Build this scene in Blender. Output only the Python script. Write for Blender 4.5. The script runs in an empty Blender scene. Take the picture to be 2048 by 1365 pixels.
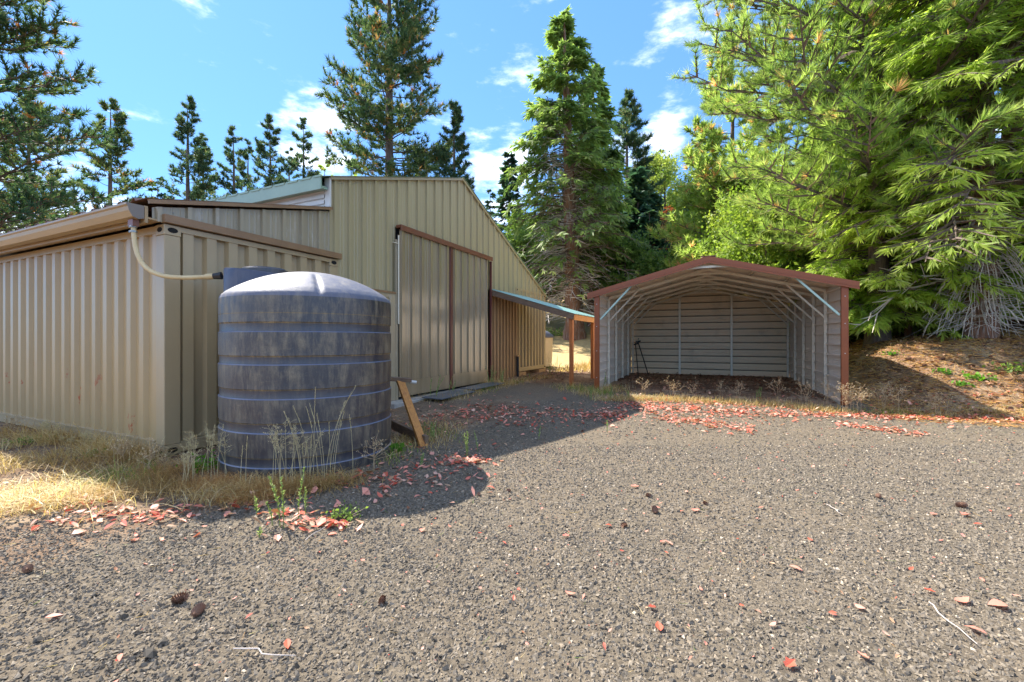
import bpy, math, random
import numpy as np
from mathutils import Vector, Matrix

SC = bpy.context.scene
COL = SC.collection
R = math.radians
CAMH = 1.30
FOC = 874.0            # focal length in pixels of a 2048 px wide picture

# ---------------------------------------------------------------- camera
cam = bpy.data.cameras.new('camera')
cam.sensor_width = 36.0
cam.lens = 36.0 * FOC / 2048.0
cam.clip_start = 0.05
cam.clip_end = 2000.0
cam.shift_y = -0.0012
camo = bpy.data.objects.new('camera', cam)
camo.location = (0, 0, CAMH)
camo.rotation_euler = (R(90), 0, 0)
COL.objects.link(camo)
SC.camera = camo

# ---------------------------------------------------------------- light
SUN_AZ = R(-52.0)       # from +Y towards -X
SUN_EL = R(49.0)
sdir = Vector((math.sin(SUN_AZ) * math.cos(SUN_EL), math.cos(SUN_AZ) * math.cos(SUN_EL), math.sin(SUN_EL)))
sun = bpy.data.lights.new('sun', 'SUN')
sun.energy = 2.8
sun.angle = R(0.55)
sun.color = (1.0, 0.93, 0.82)
suno = bpy.data.objects.new('sun', sun)
suno.rotation_euler = sdir.to_track_quat('Z', 'Y').to_euler()
suno.location = (0, 0, 30)
COL.objects.link(suno)

SC.view_settings.view_transform = 'Standard'
SC.view_settings.look = 'None'
SC.view_settings.gamma = 1.0
SC.view_settings.use_curve_mapping = False
SC.view_settings.exposure = 2.22

world = bpy.data.worlds.new('World')
SC.world = world
world.use_nodes = True
wn, wl = world.node_tree.nodes, world.node_tree.links
wn.clear()


def N(nodes, t, **kw):
    n = nodes.new(t)
    for k, v in kw.items():
        if hasattr(n, k):
            setattr(n, k, v)
        else:
            n.inputs[k].default_value = v
    return n


def pxdir(x, y):
    v = Vector(((x - 1024) / FOC, 1.0, (680 - y) / FOC))
    return v.normalized()


def build_sky():
    out = N(wn, 'ShaderNodeOutputWorld')
    bg = N(wn, 'ShaderNodeBackground')
    bg.inputs['Strength'].default_value = 0.12
    sky = N(wn, 'ShaderNodeTexSky')
    sky.sky_type = 'NISHITA'
    sky.sun_disc = False
    sky.sun_elevation = SUN_EL
    sky.sun_rotation = SUN_AZ
    sky.altitude = 600
    sky.air_density = 1.0
    sky.dust_density = 0.15
    sky.ozone_density = 3.0
    tc = N(wn, 'ShaderNodeTexCoord')
    # clouds: soft patches round given directions, broken up by noise, plus unseen ones added elsewhere for fill light
    nz = N(wn, 'ShaderNodeTexNoise')
    nz.inputs['Scale'].default_value = 7.0
    nz.inputs['Detail'].default_value = 9.0
    nz.inputs['Roughness'].default_value = 0.62
    mp = N(wn, 'ShaderNodeMapping')
    mp.inputs['Scale'].default_value = (1.0, 1.0, 2.6)
    mp.inputs['Rotation'].default_value = (0, R(28), 0)
    wl.new(tc.outputs['Generated'], mp.inputs['Vector'])
    wl.new(mp.outputs['Vector'], nz.inputs['Vector'])
    total = None
    spots = [  # px, py, radius(rad), strength
        (640, 268, .105, 1.25), (585, 215, .045, .9), (1325, 262, .075, 1.25), (1245, 290, .06, .9),
        (985, 215, .085, .42), (1060, 175, .09, .34), (975, 345, .14, .85), (1320, 60, .22, .30),
        (1450, 20, .17, .28), (1160, 110, .16, .26), (1450, 110, .06, .4), (395, 10, .09, .16), (404, 212, .018, .6),
        (180, 440, .15, .75), (60, 480, .16, .75), (300, 440, .10, .6), (980, 420, .12, .8)]
    rng = random.Random(4)
    for i in range(34):     # unseen clouds added outside the view, larger and stronger, for more fill light
        a = R(50 + 260 * (i + rng.random() * .8) / 34)
        e = R(rng.uniform(8, 75))
        spots.append((Vector((math.sin(a) * math.cos(e), math.cos(a) * math.cos(e), math.sin(e))), None,
                      rng.uniform(.16, .34), rng.uniform(.9, 1.5)))
    for s in spots:
        d = pxdir(s[0], s[1]) if s[1] is not None else s[0]
        vm = N(wn, 'ShaderNodeVectorMath', operation='DISTANCE')
        wl.new(tc.outputs['Generated'], vm.inputs[0])
        vm.inputs[1].default_value = d
        mr = N(wn, 'ShaderNodeMapRange', interpolation_type='SMOOTHSTEP')
        mr.inputs['From Min'].default_value = s[2] * 1.25
        mr.inputs['From Max'].default_value = 0.0
        mr.inputs['To Min'].default_value = 0.0
        mr.inputs['To Max'].default_value = s[3]
        wl.new(vm.outputs['Value'], mr.inputs['Value'])
        if total is None:
            total = mr.outputs['Result']
        else:
            mx = N(wn, 'ShaderNodeMath', operation='MAXIMUM')
            wl.new(total, mx.inputs[0])
            wl.new(mr.outputs['Result'], mx.inputs[1])
            total = mx.outputs[0]
    ad = N(wn, 'ShaderNodeMath', operation='ADD')
    st = N(wn, 'ShaderNodeMapRange', clamp=False)
    st.inputs['From Min'].default_value = 0.35
    st.inputs['From Max'].default_value = 0.65
    wl.new(nz.outputs['Fac'], st.inputs['Value'])
    wl.new(st.outputs['Result'], ad.inputs[0])
    mul = N(wn, 'ShaderNodeMath', operation='MULTIPLY')
    wl.new(total, mul.inputs[0])
    mul.inputs[1].default_value = 0.85
    wl.new(mul.outputs[0], ad.inputs[1])
    cr = N(wn, 'ShaderNodeMapRange', interpolation_type='SMOOTHSTEP')
    cr.inputs['From Min'].default_value = 0.78
    cr.inputs['From Max'].default_value = 2.1
    cr.inputs['To Max'].default_value = 0.95
    wl.new(ad.outputs[0], cr.inputs['Value'])
    mixc = N(wn, 'ShaderNodeMix', data_type='RGBA')
    wl.new(cr.outputs['Result'], mixc.inputs['Factor'])
    # deepen the blue a little, as the air of a dry summer day
    tint = N(wn, 'ShaderNodeMix', data_type='RGBA', blend_type='MULTIPLY')
    tint.inputs['Factor'].default_value = 1.0
    tint.inputs['B'].default_value = SKYTINT
    gm_ = N(wn, 'ShaderNodeGamma')
    gm_.inputs['Gamma'].default_value = 0.55
    wl.new(sky.outputs['Color'], gm_.inputs['Color'])
    wl.new(gm_.outputs[0], tint.inputs['A'])
    wl.new(tint.outputs['Result'], mixc.inputs['A'])
    mixc.inputs['B'].default_value = (6.5, 6.4, 6.2, 1)
    wl.new(mixc.outputs['Result'], bg.inputs['Color'])
    wl.new(bg.outputs[0], out.inputs['Surface'])


SKYTINT = (0.40, 0.70, 1.12, 1)
build_sky()

# ---------------------------------------------------------------- helpers
TH = R(25.5)
U = Vector((math.sin(TH), math.cos(TH), 0))      # along the gable wall, away from the camera
W = Vector((math.cos(TH), -math.sin(TH), 0))     # outwards from the gable wall
P0 = Vector((-3.86, 4.85, 0))
THC = R(23.3)
UC = Vector((math.sin(THC), math.cos(THC), 0))
WC = Vector((math.cos(THC), -math.sin(THC), 0))
CP0 = Vector((1.929, 9.86, 0))


def sst(a, b, x):
    t = np.clip((x - a) / (b - a), 0, 1)
    return t * t * (3 - 2 * t)


def smooth_noise(X, Y, f, seed):
    r = np.random.default_rng(seed)
    out = np.zeros_like(X)
    for k in range(7):
        a = r.uniform(0, 2 * np.pi)
        ff = f * r.uniform(.6, 1.6)
        out += np.sin((X * np.cos(a) + Y * np.sin(a)) * ff + r.uniform(0, 6.28))
    return out / 7


def ground_h(X, Y):
    X = np.asarray(X, float)
    Y = np.asarray(Y, float)
    dx, dy = X - P0.x, Y - P0.y
    s = dx * U.x + dy * U.y
    n = dx * W.x + dy * W.y
    h = 0.15 * sst(6.0, 9.6, Y) + .04 * sst(9.6, 12, Y)
    side = sst(-14, -4, X)
    t = np.maximum(0, Y - 17.0)
    hill = 0.25 * (t * t / (t + 6.0))
    hill = np.minimum(hill, 7 + (hill - 7) * .35)
    h = h + hill * side
    bank = 1.08 * sst(6.1, 11.0, s) * sst(7.85, 9.5, n)
    far = .10 * np.maximum(0, n - 9.5) * sst(7, 14, s)
    h = h + bank + np.minimum(far, 6)
    bm = sst(7.75, 8.5, n) * sst(6.0, 6.9, s)
    hm = sst(15.5, 18.5, Y) * sst(-14, -3, X)
    h = h + smooth_noise(X, Y, 4.0, 1) * (.010 + .06 * bm) + smooth_noise(X, Y, 9., 2) * (.003 + .035 * bm) + smooth_noise(X, Y, 1.2, 3) * .25 * hm
    return h


def gh(x, y):
    return float(ground_h(x, y))


_RY = np.concatenate([np.arange(1.0, 20, .02), np.arange(20, 70, .1)])


def px2g(px, py):
    """the first point of the ground met by the line of sight through a spot of the photograph"""
    X = (px - 1024) / FOC * _RY
    Z = CAMH + (680 - py) / FOC * _RY
    g = ground_h(X, _RY)
    k = np.nonzero(Z <= g)[0]
    i = k[0] if len(k) else len(_RY) - 1
    return Vector((float(X[i]), float(_RY[i]), float(g[i])))


def props(o, label=None, cat=None, group=None, kind=None):
    if label:
        o['label'] = label
    if cat:
        o['category'] = cat
    if group:
        o['group'] = group
    if kind:
        o['kind'] = kind
    return o


def empty(name, loc=(0, 0, 0), rz=0.0, label=None, cat=None, group=None):
    o = bpy.data.objects.new(name, None)
    o.location = loc
    o.rotation_euler = (0, 0, rz)
    o.empty_display_size = .3
    COL.objects.link(o)
    return props(o, label, cat, group)


class MB:
    def __init__(self):
        self.v = []
        self.f = []

    def add(self, vs, fs):
        k = len(self.v)
        self.v += [tuple(p) for p in vs]
        self.f += [tuple(i + k for i in f) for f in fs]

    def box(self, x0, x1, y0, y1, z0, z1, bev=0.0):
        self.add([(x0, y0, z0), (x1, y0, z0), (x1, y1, z0), (x0, y1, z0),
                  (x0, y0, z1), (x1, y0, z1), (x1, y1, z1), (x0, y1, z1)],
                 [(3, 2, 1, 0), (4, 5, 6, 7), (0, 1, 5, 4), (1, 2, 6, 5), (2, 3, 7, 6), (3, 0, 4, 7)])
        return self

    def bar(self, a, b, w, h, up=(0, 0, 1)):
        """a box from a to b of the given width (sideways) and height (along up)"""
        a, b = Vector(a), Vector(b)
        d = (b - a).normalized()
        upv = Vector(up)
        s = d.cross(upv)
        if s.length < 1e-4:
            s = d.cross(Vector((1, 0, 0)))
        s.normalize()
        t = s.cross(d).normalized()
        vs = []
        for p in (a, b):
            for q in ((-1, -1), (1, -1), (1, 1), (-1, 1)):
                vs.append(p + s * q[0] * w / 2 + t * q[1] * h / 2)
        self.add(vs, [(3, 2, 1, 0), (4, 5, 6, 7), (0, 1, 5, 4), (1, 2, 6, 5), (2, 3, 7, 6), (3, 0, 4, 7)])
        return self

    def tube(self, pts, rad, n=8, cap=True):
        pts = [Vector(p) for p in pts]
        if not hasattr(rad, '__len__'):
            rad = [rad] * len(pts)
        k0 = len(self.v)
        ref = Vector((0, 0, 1))
        for i, p in enumerate(pts):
            d = (pts[min(i + 1, len(pts) - 1)] - pts[max(i - 1, 0)])
            if d.length < 1e-7:
                d = Vector((0, 0, 1))
            d.normalize()
            r0 = ref if abs(d.dot(ref)) < .95 else Vector((1, 0, 0))
            s = d.cross(r0).normalized()
            t = d.cross(s)
            for j in range(n):
                a = 2 * math.pi * j / n
                self.v.append(tuple(p + (s * math.cos(a) + t * math.sin(a)) * rad[i]))
        for i in range(len(pts) - 1):
            for j in range(n):
                a, b = k0 + i * n + j, k0 + i * n + (j + 1) % n
                self.f.append((a, b, b + n, a + n))
        if cap:
            self.f.append(tuple(k0 + j for j in range(n))[::-1])
            self.f.append(tuple(k0 + (len(pts) - 1) * n + j for j in range(n)))
        return self

    def extrude_x(self, prof, x0, x1):
        """closed polygon prof in (y, z) extruded along x"""
        k = len(prof)
        vs = [(x0, y, z) for y, z in prof] + [(x1, y, z) for y, z in prof]
        fs = [(i, (i + 1) % k, (i + 1) % k + k, i + k) for i in range(k)]
        fs += [tuple(range(k))[::-1], tuple(range(k, 2 * k))]
        self.add(vs, fs)
        return self

    def build(self, name, mat, parent=None, smooth=False, solid=0.0, bevel=0.0, **kw):
        me = bpy.data.meshes.new(name)
        me.from_pydata(self.v, [], self.f)
        me.update()
        if smooth:
            me.polygons.foreach_set('use_smooth', [True] * len(me.polygons))
            try:
                me.set_sharp_from_angle(angle=R(38))
            except Exception:
                pass
        return link(name, me, mat, parent, solid, bevel, **kw)


def link(name, me, mat, parent=None, solid=0.0, bevel=0.0, label=None, cat=None, group=None, kind=None, loc=None):
    if mat is not None and len(me.materials) == 0:
        for m in (mat if isinstance(mat, (list, tuple)) else [mat]):
            me.materials.append(m)
    o = bpy.data.objects.new(name, me)
    COL.objects.link(o)
    if parent is not None:
        o.parent = parent
    if loc is not None:
        o.location = loc
    if solid:
        m = o.modifiers.new('thickness', 'SOLIDIFY')
        m.thickness = solid
        m.offset = -1
    if bevel:
        m = o.modifiers.new('edge', 'BEVEL')
        m.width = bevel
        m.segments = 2
        m.limit_method = 'ANGLE'
    return props(o, label, cat, group, kind)


def np_mesh(name, V, F, tone=None, smooth=False):
    """V (n,3), F (m,3) or (m,4) as numpy; tone: per-vertex float attribute"""
    me = bpy.data.meshes.new(name)
    V = np.ascontiguousarray(V, dtype=np.float32)
    F = np.ascontiguousarray(F, dtype=np.int32)
    m, k = F.shape
    me.vertices.add(len(V))
    me.vertices.foreach_set('co', V.ravel())
    me.loops.add(m * k)
    me.loops.foreach_set('vertex_index', F.ravel())
    me.polygons.add(m)
    me.polygons.foreach_set('loop_start', np.arange(0, m * k, k, dtype=np.int32))
    me.polygons.foreach_set('loop_total', np.full(m, k, dtype=np.int32))
    me.polygons.foreach_set('use_smooth', np.full(m, smooth, dtype=bool))
    if tone is not None:
        at = me.attributes.new('tone', 'FLOAT', 'POINT')
        at.data.foreach_set('value', np.ascontiguousarray(tone, dtype=np.float32))
    me.update()
    me.validate()
    return me


# ---------------------------------------------------------------- materials
def new_mat(name):
    m = bpy.data.materials.new(name)
    m.use_nodes = True
    nt = m.node_tree
    nt.nodes.clear()
    out = nt.nodes.new('ShaderNodeOutputMaterial')
    b = nt.nodes.new('ShaderNodeBsdfPrincipled')
    nt.links.new(b.outputs[0], out.inputs['Surface'])
    return m, nt.nodes, nt.links, b, out


def c4(c):
    return (c[0], c[1], c[2], 1.0)


def coords(nodes, links, scale=(1, 1, 1)):
    tc = nodes.new('ShaderNodeTexCoord')
    mp = nodes.new('ShaderNodeMapping')
    mp.inputs['Scale'].default_value = scale
    links.new(tc.outputs['Object'], mp.inputs['Vector'])
    return mp.outputs['Vector']


def noise(nodes, links, vec, scale, detail=6, rough=.6, lo=.35, hi=.65):
    n = nodes.new('ShaderNodeTexNoise')
    n.inputs['Scale'].default_value = scale
    n.inputs['Detail'].default_value = detail
    n.inputs['Roughness'].default_value = rough
    links.new(vec, n.inputs['Vector'])
    r = nodes.new('ShaderNodeMapRange')
    r.inputs['From Min'].default_value = lo
    r.inputs['From Max'].default_value = hi
    links.new(n.outputs['Fac'], r.inputs['Value'])
    return r.outputs['Result']


def mixc(nodes, links, fac, a, b, blend='MIX'):
    m = nodes.new('ShaderNodeMix')
    m.data_type = 'RGBA'
    m.blend_type = blend
    if isinstance(fac, (int, float)):
        m.inputs['Factor'].default_value = fac
    else:
        links.new(fac, m.inputs['Factor'])
    for s, v in (('A', a), ('B', b)):
        if isinstance(v, (tuple, list)):
            m.inputs[s].default_value = c4(v)
        else:
            links.new(v, m.inputs[s])
    return m.outputs['Result']


def mmath(nodes, links, op, a, b):
    m = nodes.new('ShaderNodeMath')
    m.operation = op
    for i, v in enumerate((a, b)):
        if isinstance(v, (int, float)):
            m.inputs[i].default_value = v
        else:
            links.new(v, m.inputs[i])
    return m.outputs[0]


def surf(name, col, dark=None, rough=.55, metal=0.0, scale=3.0, stretch=(1, 1, 1), var=.35, bump=.0, bscale=40.0,
         stain=None, stain_amt=0.0, stain_scale=6.0, stain_stretch=(1, 1, 1), spec=.5, wave=0.0, coat=0.0,
         stain_lo=.55, stain_hi=.75, stain_z=None):
    m, nd, lk, b, out = new_mat(name)
    dark = dark or tuple(c * .72 for c in col)
    v = coords(nd, lk, stretch)
    f = noise(nd, lk, v, scale, 8, .65)
    f = mmath(nd, lk, 'MULTIPLY', f, var)
    c = mixc(nd, lk, f, col, dark)
    if stain:
        v2 = coords(nd, lk, stain_stretch)
        f2 = noise(nd, lk, v2, stain_scale, 10, .7, stain_lo, stain_hi)
        f2 = mmath(nd, lk, 'MULTIPLY', f2, stain_amt)
        if stain_z:
            sx = nd.new('ShaderNodeSeparateXYZ')
            lk.new(coords(nd, lk), sx.inputs[0])
            zr = nd.new('ShaderNodeMapRange')
            zr.inputs['From Min'].default_value = stain_z
            zr.inputs['From Max'].default_value = stain_z * .6
            lk.new(sx.outputs['Z'], zr.inputs['Value'])
            f2 = mmath(nd, lk, 'MULTIPLY', f2, zr.outputs['Result'])
        c = mixc(nd, lk, f2, c, stain)
    lk.new(c, b.inputs['Base Color'])
    b.inputs['Roughness'].default_value = rough
    b.inputs['Metallic'].default_value = metal
    b.inputs['Specular IOR Level'].default_value = spec
    b.inputs['Coat Weight'].default_value = coat
    b.inputs['Coat Roughness'].default_value = .15
    if bump:
        bp = nd.new('ShaderNodeBump')
        bp.inputs['Strength'].default_value = bump
        bp.inputs['Distance'].default_value = .01
        n2 = nd.new('ShaderNodeTexNoise')
        n2.inputs['Scale'].default_value = bscale
        n2.inputs['Detail'].default_value = 5
        lk.new(v, n2.inputs['Vector'])
        lk.new(n2.outputs['Fac'], bp.inputs['Height'])
        lk.new(bp.outputs[0], b.inputs['Normal'])
    return m


def foliage(name, stops, transl=.45, rough=.55, trcol=1.25):
    """stops: list of (pos, colour) looked up by the leaf's own 'tone'"""
    m, nd, lk, b, out = new_mat(name)
    at = nd.new('ShaderNodeAttribute')
    at.attribute_name = 'tone'
    cr = nd.new('ShaderNodeValToRGB')
    e = cr.color_ramp.elements
    e[0].position, e[0].color = stops[0][0], c4(stops[0][1])
    e[1].position, e[1].color = stops[-1][0], c4(stops[-1][1])
    for p, c in stops[1:-1]:
        q = e.new(p)
        q.color = c4(c)
    lk.new(at.outputs['Fac'], cr.inputs['Fac'])
    lk.new(cr.outputs['Color'], b.inputs['Base Color'])
    b.inputs['Roughness'].default_value = rough
    b.inputs['Specular IOR Level'].default_value = .35
    tr = nd.new('ShaderNodeBsdfTranslucent')
    tc = mixc(nd, lk, 1.0, cr.outputs['Color'], (trcol * 1.05, trcol * 1.12, trcol * .7), 'MULTIPLY')
    lk.new(tc, tr.inputs['Color'])
    mx = nd.new('ShaderNodeMixShader')
    mx.inputs['Fac'].default_value = transl
    lk.new(b.outputs[0], mx.inputs[1])
    lk.new(tr.outputs[0], mx.inputs[2])
    lk.new(mx.outputs[0], out.inputs['Surface'])
    return m


M = {}
M['olive'] = surf('olive painted steel', (0.4, 0.34, 0.195), (0.3, 0.25, 0.14), rough=.32, scale=1.3, stretch=(1, 1, .25), var=.5,
                  stain=(.40, .38, .30), stain_amt=.35, stain_scale=9, stain_stretch=(1, 2.5, .35), spec=.7)
M['olive_grey'] = surf('olive steel with painted sky grey', (0.36, 0.305, 0.205), (0.25, 0.21, 0.14), rough=.3, scale=2, stretch=(1, 2, .3), var=.6,
                       stain=(.5, .48, .44), stain_amt=.6, stain_scale=5, stain_stretch=(1, 2, .6), spec=.8)  # same olive sheets, with the grey of reflected sky put into the colour
M['door'] = surf('glossy olive door steel', (0.31, 0.235, 0.14), (0.2, 0.15, 0.09), rough=.20, scale=1.6, stretch=(1, 2.4, .18), var=.6,
                 stain=(.37, .34, .27), stain_amt=.4, stain_scale=14, stain_stretch=(1, 3, .12), spec=.9, bump=.12, bscale=5, coat=.35)
M['beige'] = surf('beige container paint', (0.43, 0.305, 0.145), (0.345, 0.24, 0.11), rough=.36, scale=1.7, var=.45, stretch=(1, 1, .5),
                  stain=(.40, .085, .02), stain_amt=.9, stain_scale=3.6, stain_stretch=(1, 1, .6), stain_lo=.635, stain_hi=.66, stain_z=1.1, spec=.8, bump=.08, bscale=9)
M['beige_end'] = surf('beige grey container end paint', (0.42, 0.32, 0.18), (0.31, 0.23, 0.13), rough=.36, scale=1.7, var=.45, stretch=(1, 1, .5),
                      stain=(.50, .34, .16), stain_amt=.5, stain_scale=22, stain_lo=.72, stain_hi=.76, spec=.7, bump=.08, bscale=9)
M['infill'] = surf('brown ribbed infill sheet', (.36, .215, .105), (.24, .14, .07), rough=.4, scale=2, stretch=(1, 1, .4), var=.7, spec=.5)  # browner and darker than the olive sheets
M['rust_brown'] = surf('red brown trim', (0.2, 0.07, 0.035), (0.13, 0.045, 0.025), rough=.4, var=.6, scale=5)
M['brown_strip'] = surf('brown painted flashing', (0.27, 0.16, 0.08), (0.19, 0.11, 0.055), rough=.38, var=.6, scale=4, stretch=(1, 1, 3),
                        stain=(.36, .10, .03), stain_amt=.5, stain_scale=5, stain_lo=.68, stain_hi=.76)
M['maroon'] = surf('maroon door rail', (.13, .035, .028), (.08, .025, .02), rough=.35, var=.6, scale=6)
M['cement'] = surf('worn concrete', (.40, .385, .35), (.27, .26, .24), rough=.85, scale=6, var=.9, bump=.4, bscale=60)
M['plate'] = surf('dusty steel plate', (.10, .12, .145), (.06, .07, .085), rough=.45, scale=8, var=.8, stain=(.3, .27, .22), stain_amt=.5, stain_scale=14)
M['gutter'] = surf('tan gutter paint', (0.4, 0.275, 0.135), (0.29, 0.195, 0.095), rough=.35, scale=3, stretch=(.3, 1, 1), var=.6,
                   stain=(.30, .13, .06), stain_amt=.5, stain_scale=8, stain_lo=.66, stain_hi=.78)
M['gutter_end'] = surf('grey gutter cap', (.20, .17, .145), rough=.4, var=.4)
M['green_roof'] = surf('pale green steel', (.24, .36, .27), (.17, .27, .20), rough=.35, scale=3, var=.5, spec=.7)
M['teal_roof'] = surf('blue green steel roofing', (.27, .47, .42), (.21, .37, .34), rough=.3, scale=4, var=.5, spec=.7,
                      stain=(.45, .5, .48), stain_amt=.5, stain_scale=8)
M['brown_roof'] = surf('brown steel roofing', (.22, .12, .085), (.15, .08, .06), rough=.35, scale=4, var=.6, stain=(.4, .36, .3), stain_amt=.5, stain_scale=6)
M['white_steel'] = surf('white ribbed siding', (.62, .63, .60), (.45, .46, .44), rough=.4, scale=4, var=.5)
M['galv'] = surf('galvanised steel', (0.74, 0.68, 0.55), (0.58, 0.53, 0.42), rough=.45, metal=.35, scale=14, var=.7)
M['galv_green'] = surf('pale green knee brace', (0.42, 0.58, 0.5), (0.32, 0.45, 0.39), rough=.4, scale=8, var=.5)
M['cp_side'] = surf('off white carport siding', (0.8, 0.69, 0.56), (0.7, 0.6, 0.49), rough=.33, scale=2.5, stretch=(1, 1, 2.5), var=.5,
                    stain=(.36, .29, .20), stain_amt=.5, stain_scale=4, spec=.6)
M['cp_back'] = surf('tan carport back siding', (0.86, 0.68, 0.44), (0.72, 0.56, 0.36), rough=.4, scale=2.5, stretch=(1, 1, 2.5), var=.5,
                    stain=(.25, .22, .14), stain_amt=.5, stain_scale=1.2, spec=.5)
M['cp_roof'] = surf('carport roofing underside', (0.8, 0.66, 0.5), (0.68, 0.55, 0.41), rough=.4, scale=3, var=.5)
M['cp_trim'] = surf('red brown carport trim', (0.28, 0.072, 0.014), (0.21, 0.052, 0.01), rough=.36, scale=6, var=.5,
                    stain=(.34, .13, .08), stain_amt=.4, stain_scale=12)
M['screw'] = surf('screw heads', (.6, .58, .54), rough=.3, metal=.6)
M['wood_post'] = surf('orange stained post', (.46, .155, .035), (.30, .09, .022), rough=.6, scale=5, stretch=(6, 6, .6), var=.9, bump=.3, bscale=30)
M['wood_orange'] = surf('weathered orange board', (.52, .235, .05), (.34, .13, .03), rough=.6, scale=5, stretch=(8, 8, .8), var=.9, bump=.4, bscale=30)
M['wood_grey'] = surf('weathered dark timber', (.20, .13, .08), (.10, .065, .045), rough=.8, scale=6, stretch=(2, 2, 8), var=.9, bump=.5, bscale=30)
M['pallet'] = surf('pale timber skid', (.48, .30, .15), (.33, .19, .09), rough=.7, scale=6, stretch=(1, 8, 8), var=.9)
M['hose'] = surf('cloudy yellowed hose', (.62, .49, .27), (.50, .37, .18), rough=.35, scale=9, var=.7)
M['black'] = surf('black plastic', (.02, .02, .022), rough=.5, var=.4)
M['void'] = surf('dark hole', (.008, .008, .008), rough=.9, var=.2)
M['clamp'] = surf('steel clamp', (.35, .34, .32), rough=.3, metal=.8, var=.4)
M['bark_pine'] = surf('grey brown pine bark', (.19, .135, .105), (.07, .05, .042), rough=.9, scale=5, stretch=(4, 4, .9), var=1.0, bump=1.0, bscale=9)
M['bark_cedar'] = surf('red brown cedar bark', (.30, .135, .075), (.11, .065, .045), rough=.9, scale=5, stretch=(7, 7, .5), var=1.0, bump=1.0, bscale=12,
                       stain=(.36, .31, .27), stain_amt=.8, stain_scale=3, stain_stretch=(5, 5, .6), stain_lo=.5, stain_hi=.62)
M['dead_wood'] = surf('bleached dead twigs', (0.6, 0.53, 0.47), (0.4, 0.34, 0.3), rough=.9, scale=4, var=.9)
M['limb_dark'] = surf('dark limb bark', (.15, .11, .09), (.07, .05, .045), rough=.9, scale=6, var=.8)

g1 = (.012, .034, .016)
M['pine_dark'] = foliage('deep green pine needles', [(0, (0.027, 0.070, 0.040)), (.45, (0.069, 0.131, 0.053)), (.80, (0.188, 0.237, 0.094)), (.93, (0.325, 0.325, 0.150)), (.955, (0.562, 0.237, 0.075)), (1, (0.625, 0.275, 0.100))], .42)
M['pine_far'] = foliage('blue green far needles', [(0, (0.022, 0.061, 0.046)), (.6, (0.061, 0.119, 0.062)), (.9, (0.176, 0.223, 0.101)), (1, (0.351, 0.297, 0.149))], .42)
M['fir_far'] = foliage('dark fir sprays', [(0, (0.025, 0.073, 0.056)), (.7, (0.063, 0.133, 0.084)), (1, (0.154, 0.224, 0.084))], .4)
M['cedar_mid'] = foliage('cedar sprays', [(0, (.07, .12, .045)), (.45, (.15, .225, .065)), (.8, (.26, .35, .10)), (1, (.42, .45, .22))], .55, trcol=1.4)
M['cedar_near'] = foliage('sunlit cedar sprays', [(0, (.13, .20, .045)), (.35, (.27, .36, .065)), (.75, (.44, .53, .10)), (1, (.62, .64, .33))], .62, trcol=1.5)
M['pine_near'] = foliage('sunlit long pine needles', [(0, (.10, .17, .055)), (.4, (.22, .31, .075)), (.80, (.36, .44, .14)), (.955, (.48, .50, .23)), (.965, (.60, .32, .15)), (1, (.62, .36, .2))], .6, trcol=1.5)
M['leaf_yellow'] = foliage('yellow green leaves', [(0, (.10, .17, .03)), (.5, (.22, .31, .045)), (1, (.42, .47, .09))], .5, trcol=1.3)
M['stalk_brown'] = foliage('brown dry stalk', [(0, (.36, .23, .12)), (.6, (.54, .40, .24)), (1, (.72, .62, .44))], .25)
M['seam_shade'] = surf('painted groove shade', (.17, .125, .075), (.10, .075, .05), rough=.8, scale=9, var=.8)  # dark colour standing in for the shade inside the siding grooves
M['leaf_green'] = foliage('mid green leaves', [(0, (.08, .15, .04)), (.6, (.19, .27, .06)), (1, (.36, .40, .09))], .5, trcol=1.4)
M['leaf_bright'] = foliage('fresh green leaves', [(0, (.06, .17, .012)), (1, (.16, .34, .03))], .45)
M['red_needles'] = foliage('rust red dead needles', [(0, (.26, .06, .03)), (1, (.50, .16, .08))], .3)
M['straw'] = foliage('dry straw', [(0, (.30, .17, .055)), (.35, (.50, .33, .12)), (.75, (.66, .50, .24)), (.93, (.75, .66, .42)), (.94, (.15, .24, .03)), (1, (.20, .30, .04))], .35, trcol=1.1)
M['straw_orange'] = foliage('rusty dry tangle', [(0, (.36, .16, .05)), (.6, (.55, .31, .11)), (1, (.66, .46, .2))], .35, trcol=1.1)
M['fallen'] = foliage('fallen leaf', [(0, (.42, .05, .025)), (.16, (.60, .13, .075)), (.36, (.72, .24, .17)), (.62, (.76, .36, .27)), (.74, (.72, .46, .34)), (.82, (.50, .30, .17)), (.92, (.34, .15, .08)), (1, (.26, .12, .07))], .2, trcol=1.0)
M['fallen_brown'] = foliage('brown leaf litter', [(0, (.13, .055, .03)), (.5, (.27, .13, .07)), (.85, (.42, .25, .16)), (1, (.5, .2, .12))], .12, trcol=1.0)
M['stalk_pale'] = foliage('pale dry stalk', [(0, (.42, .33, .17)), (1, (.66, .58, .38))], .3)
M['stalk_green'] = foliage('green weed', [(0, (.13, .20, .05)), (.6, (.26, .34, .11)), (1, (.45, .50, .24))], .4)
M['cone'] = surf('brown cone scales', (.26, .14, .085), (.12, .06, .04), rough=.8, scale=40, var=.9)


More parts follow.
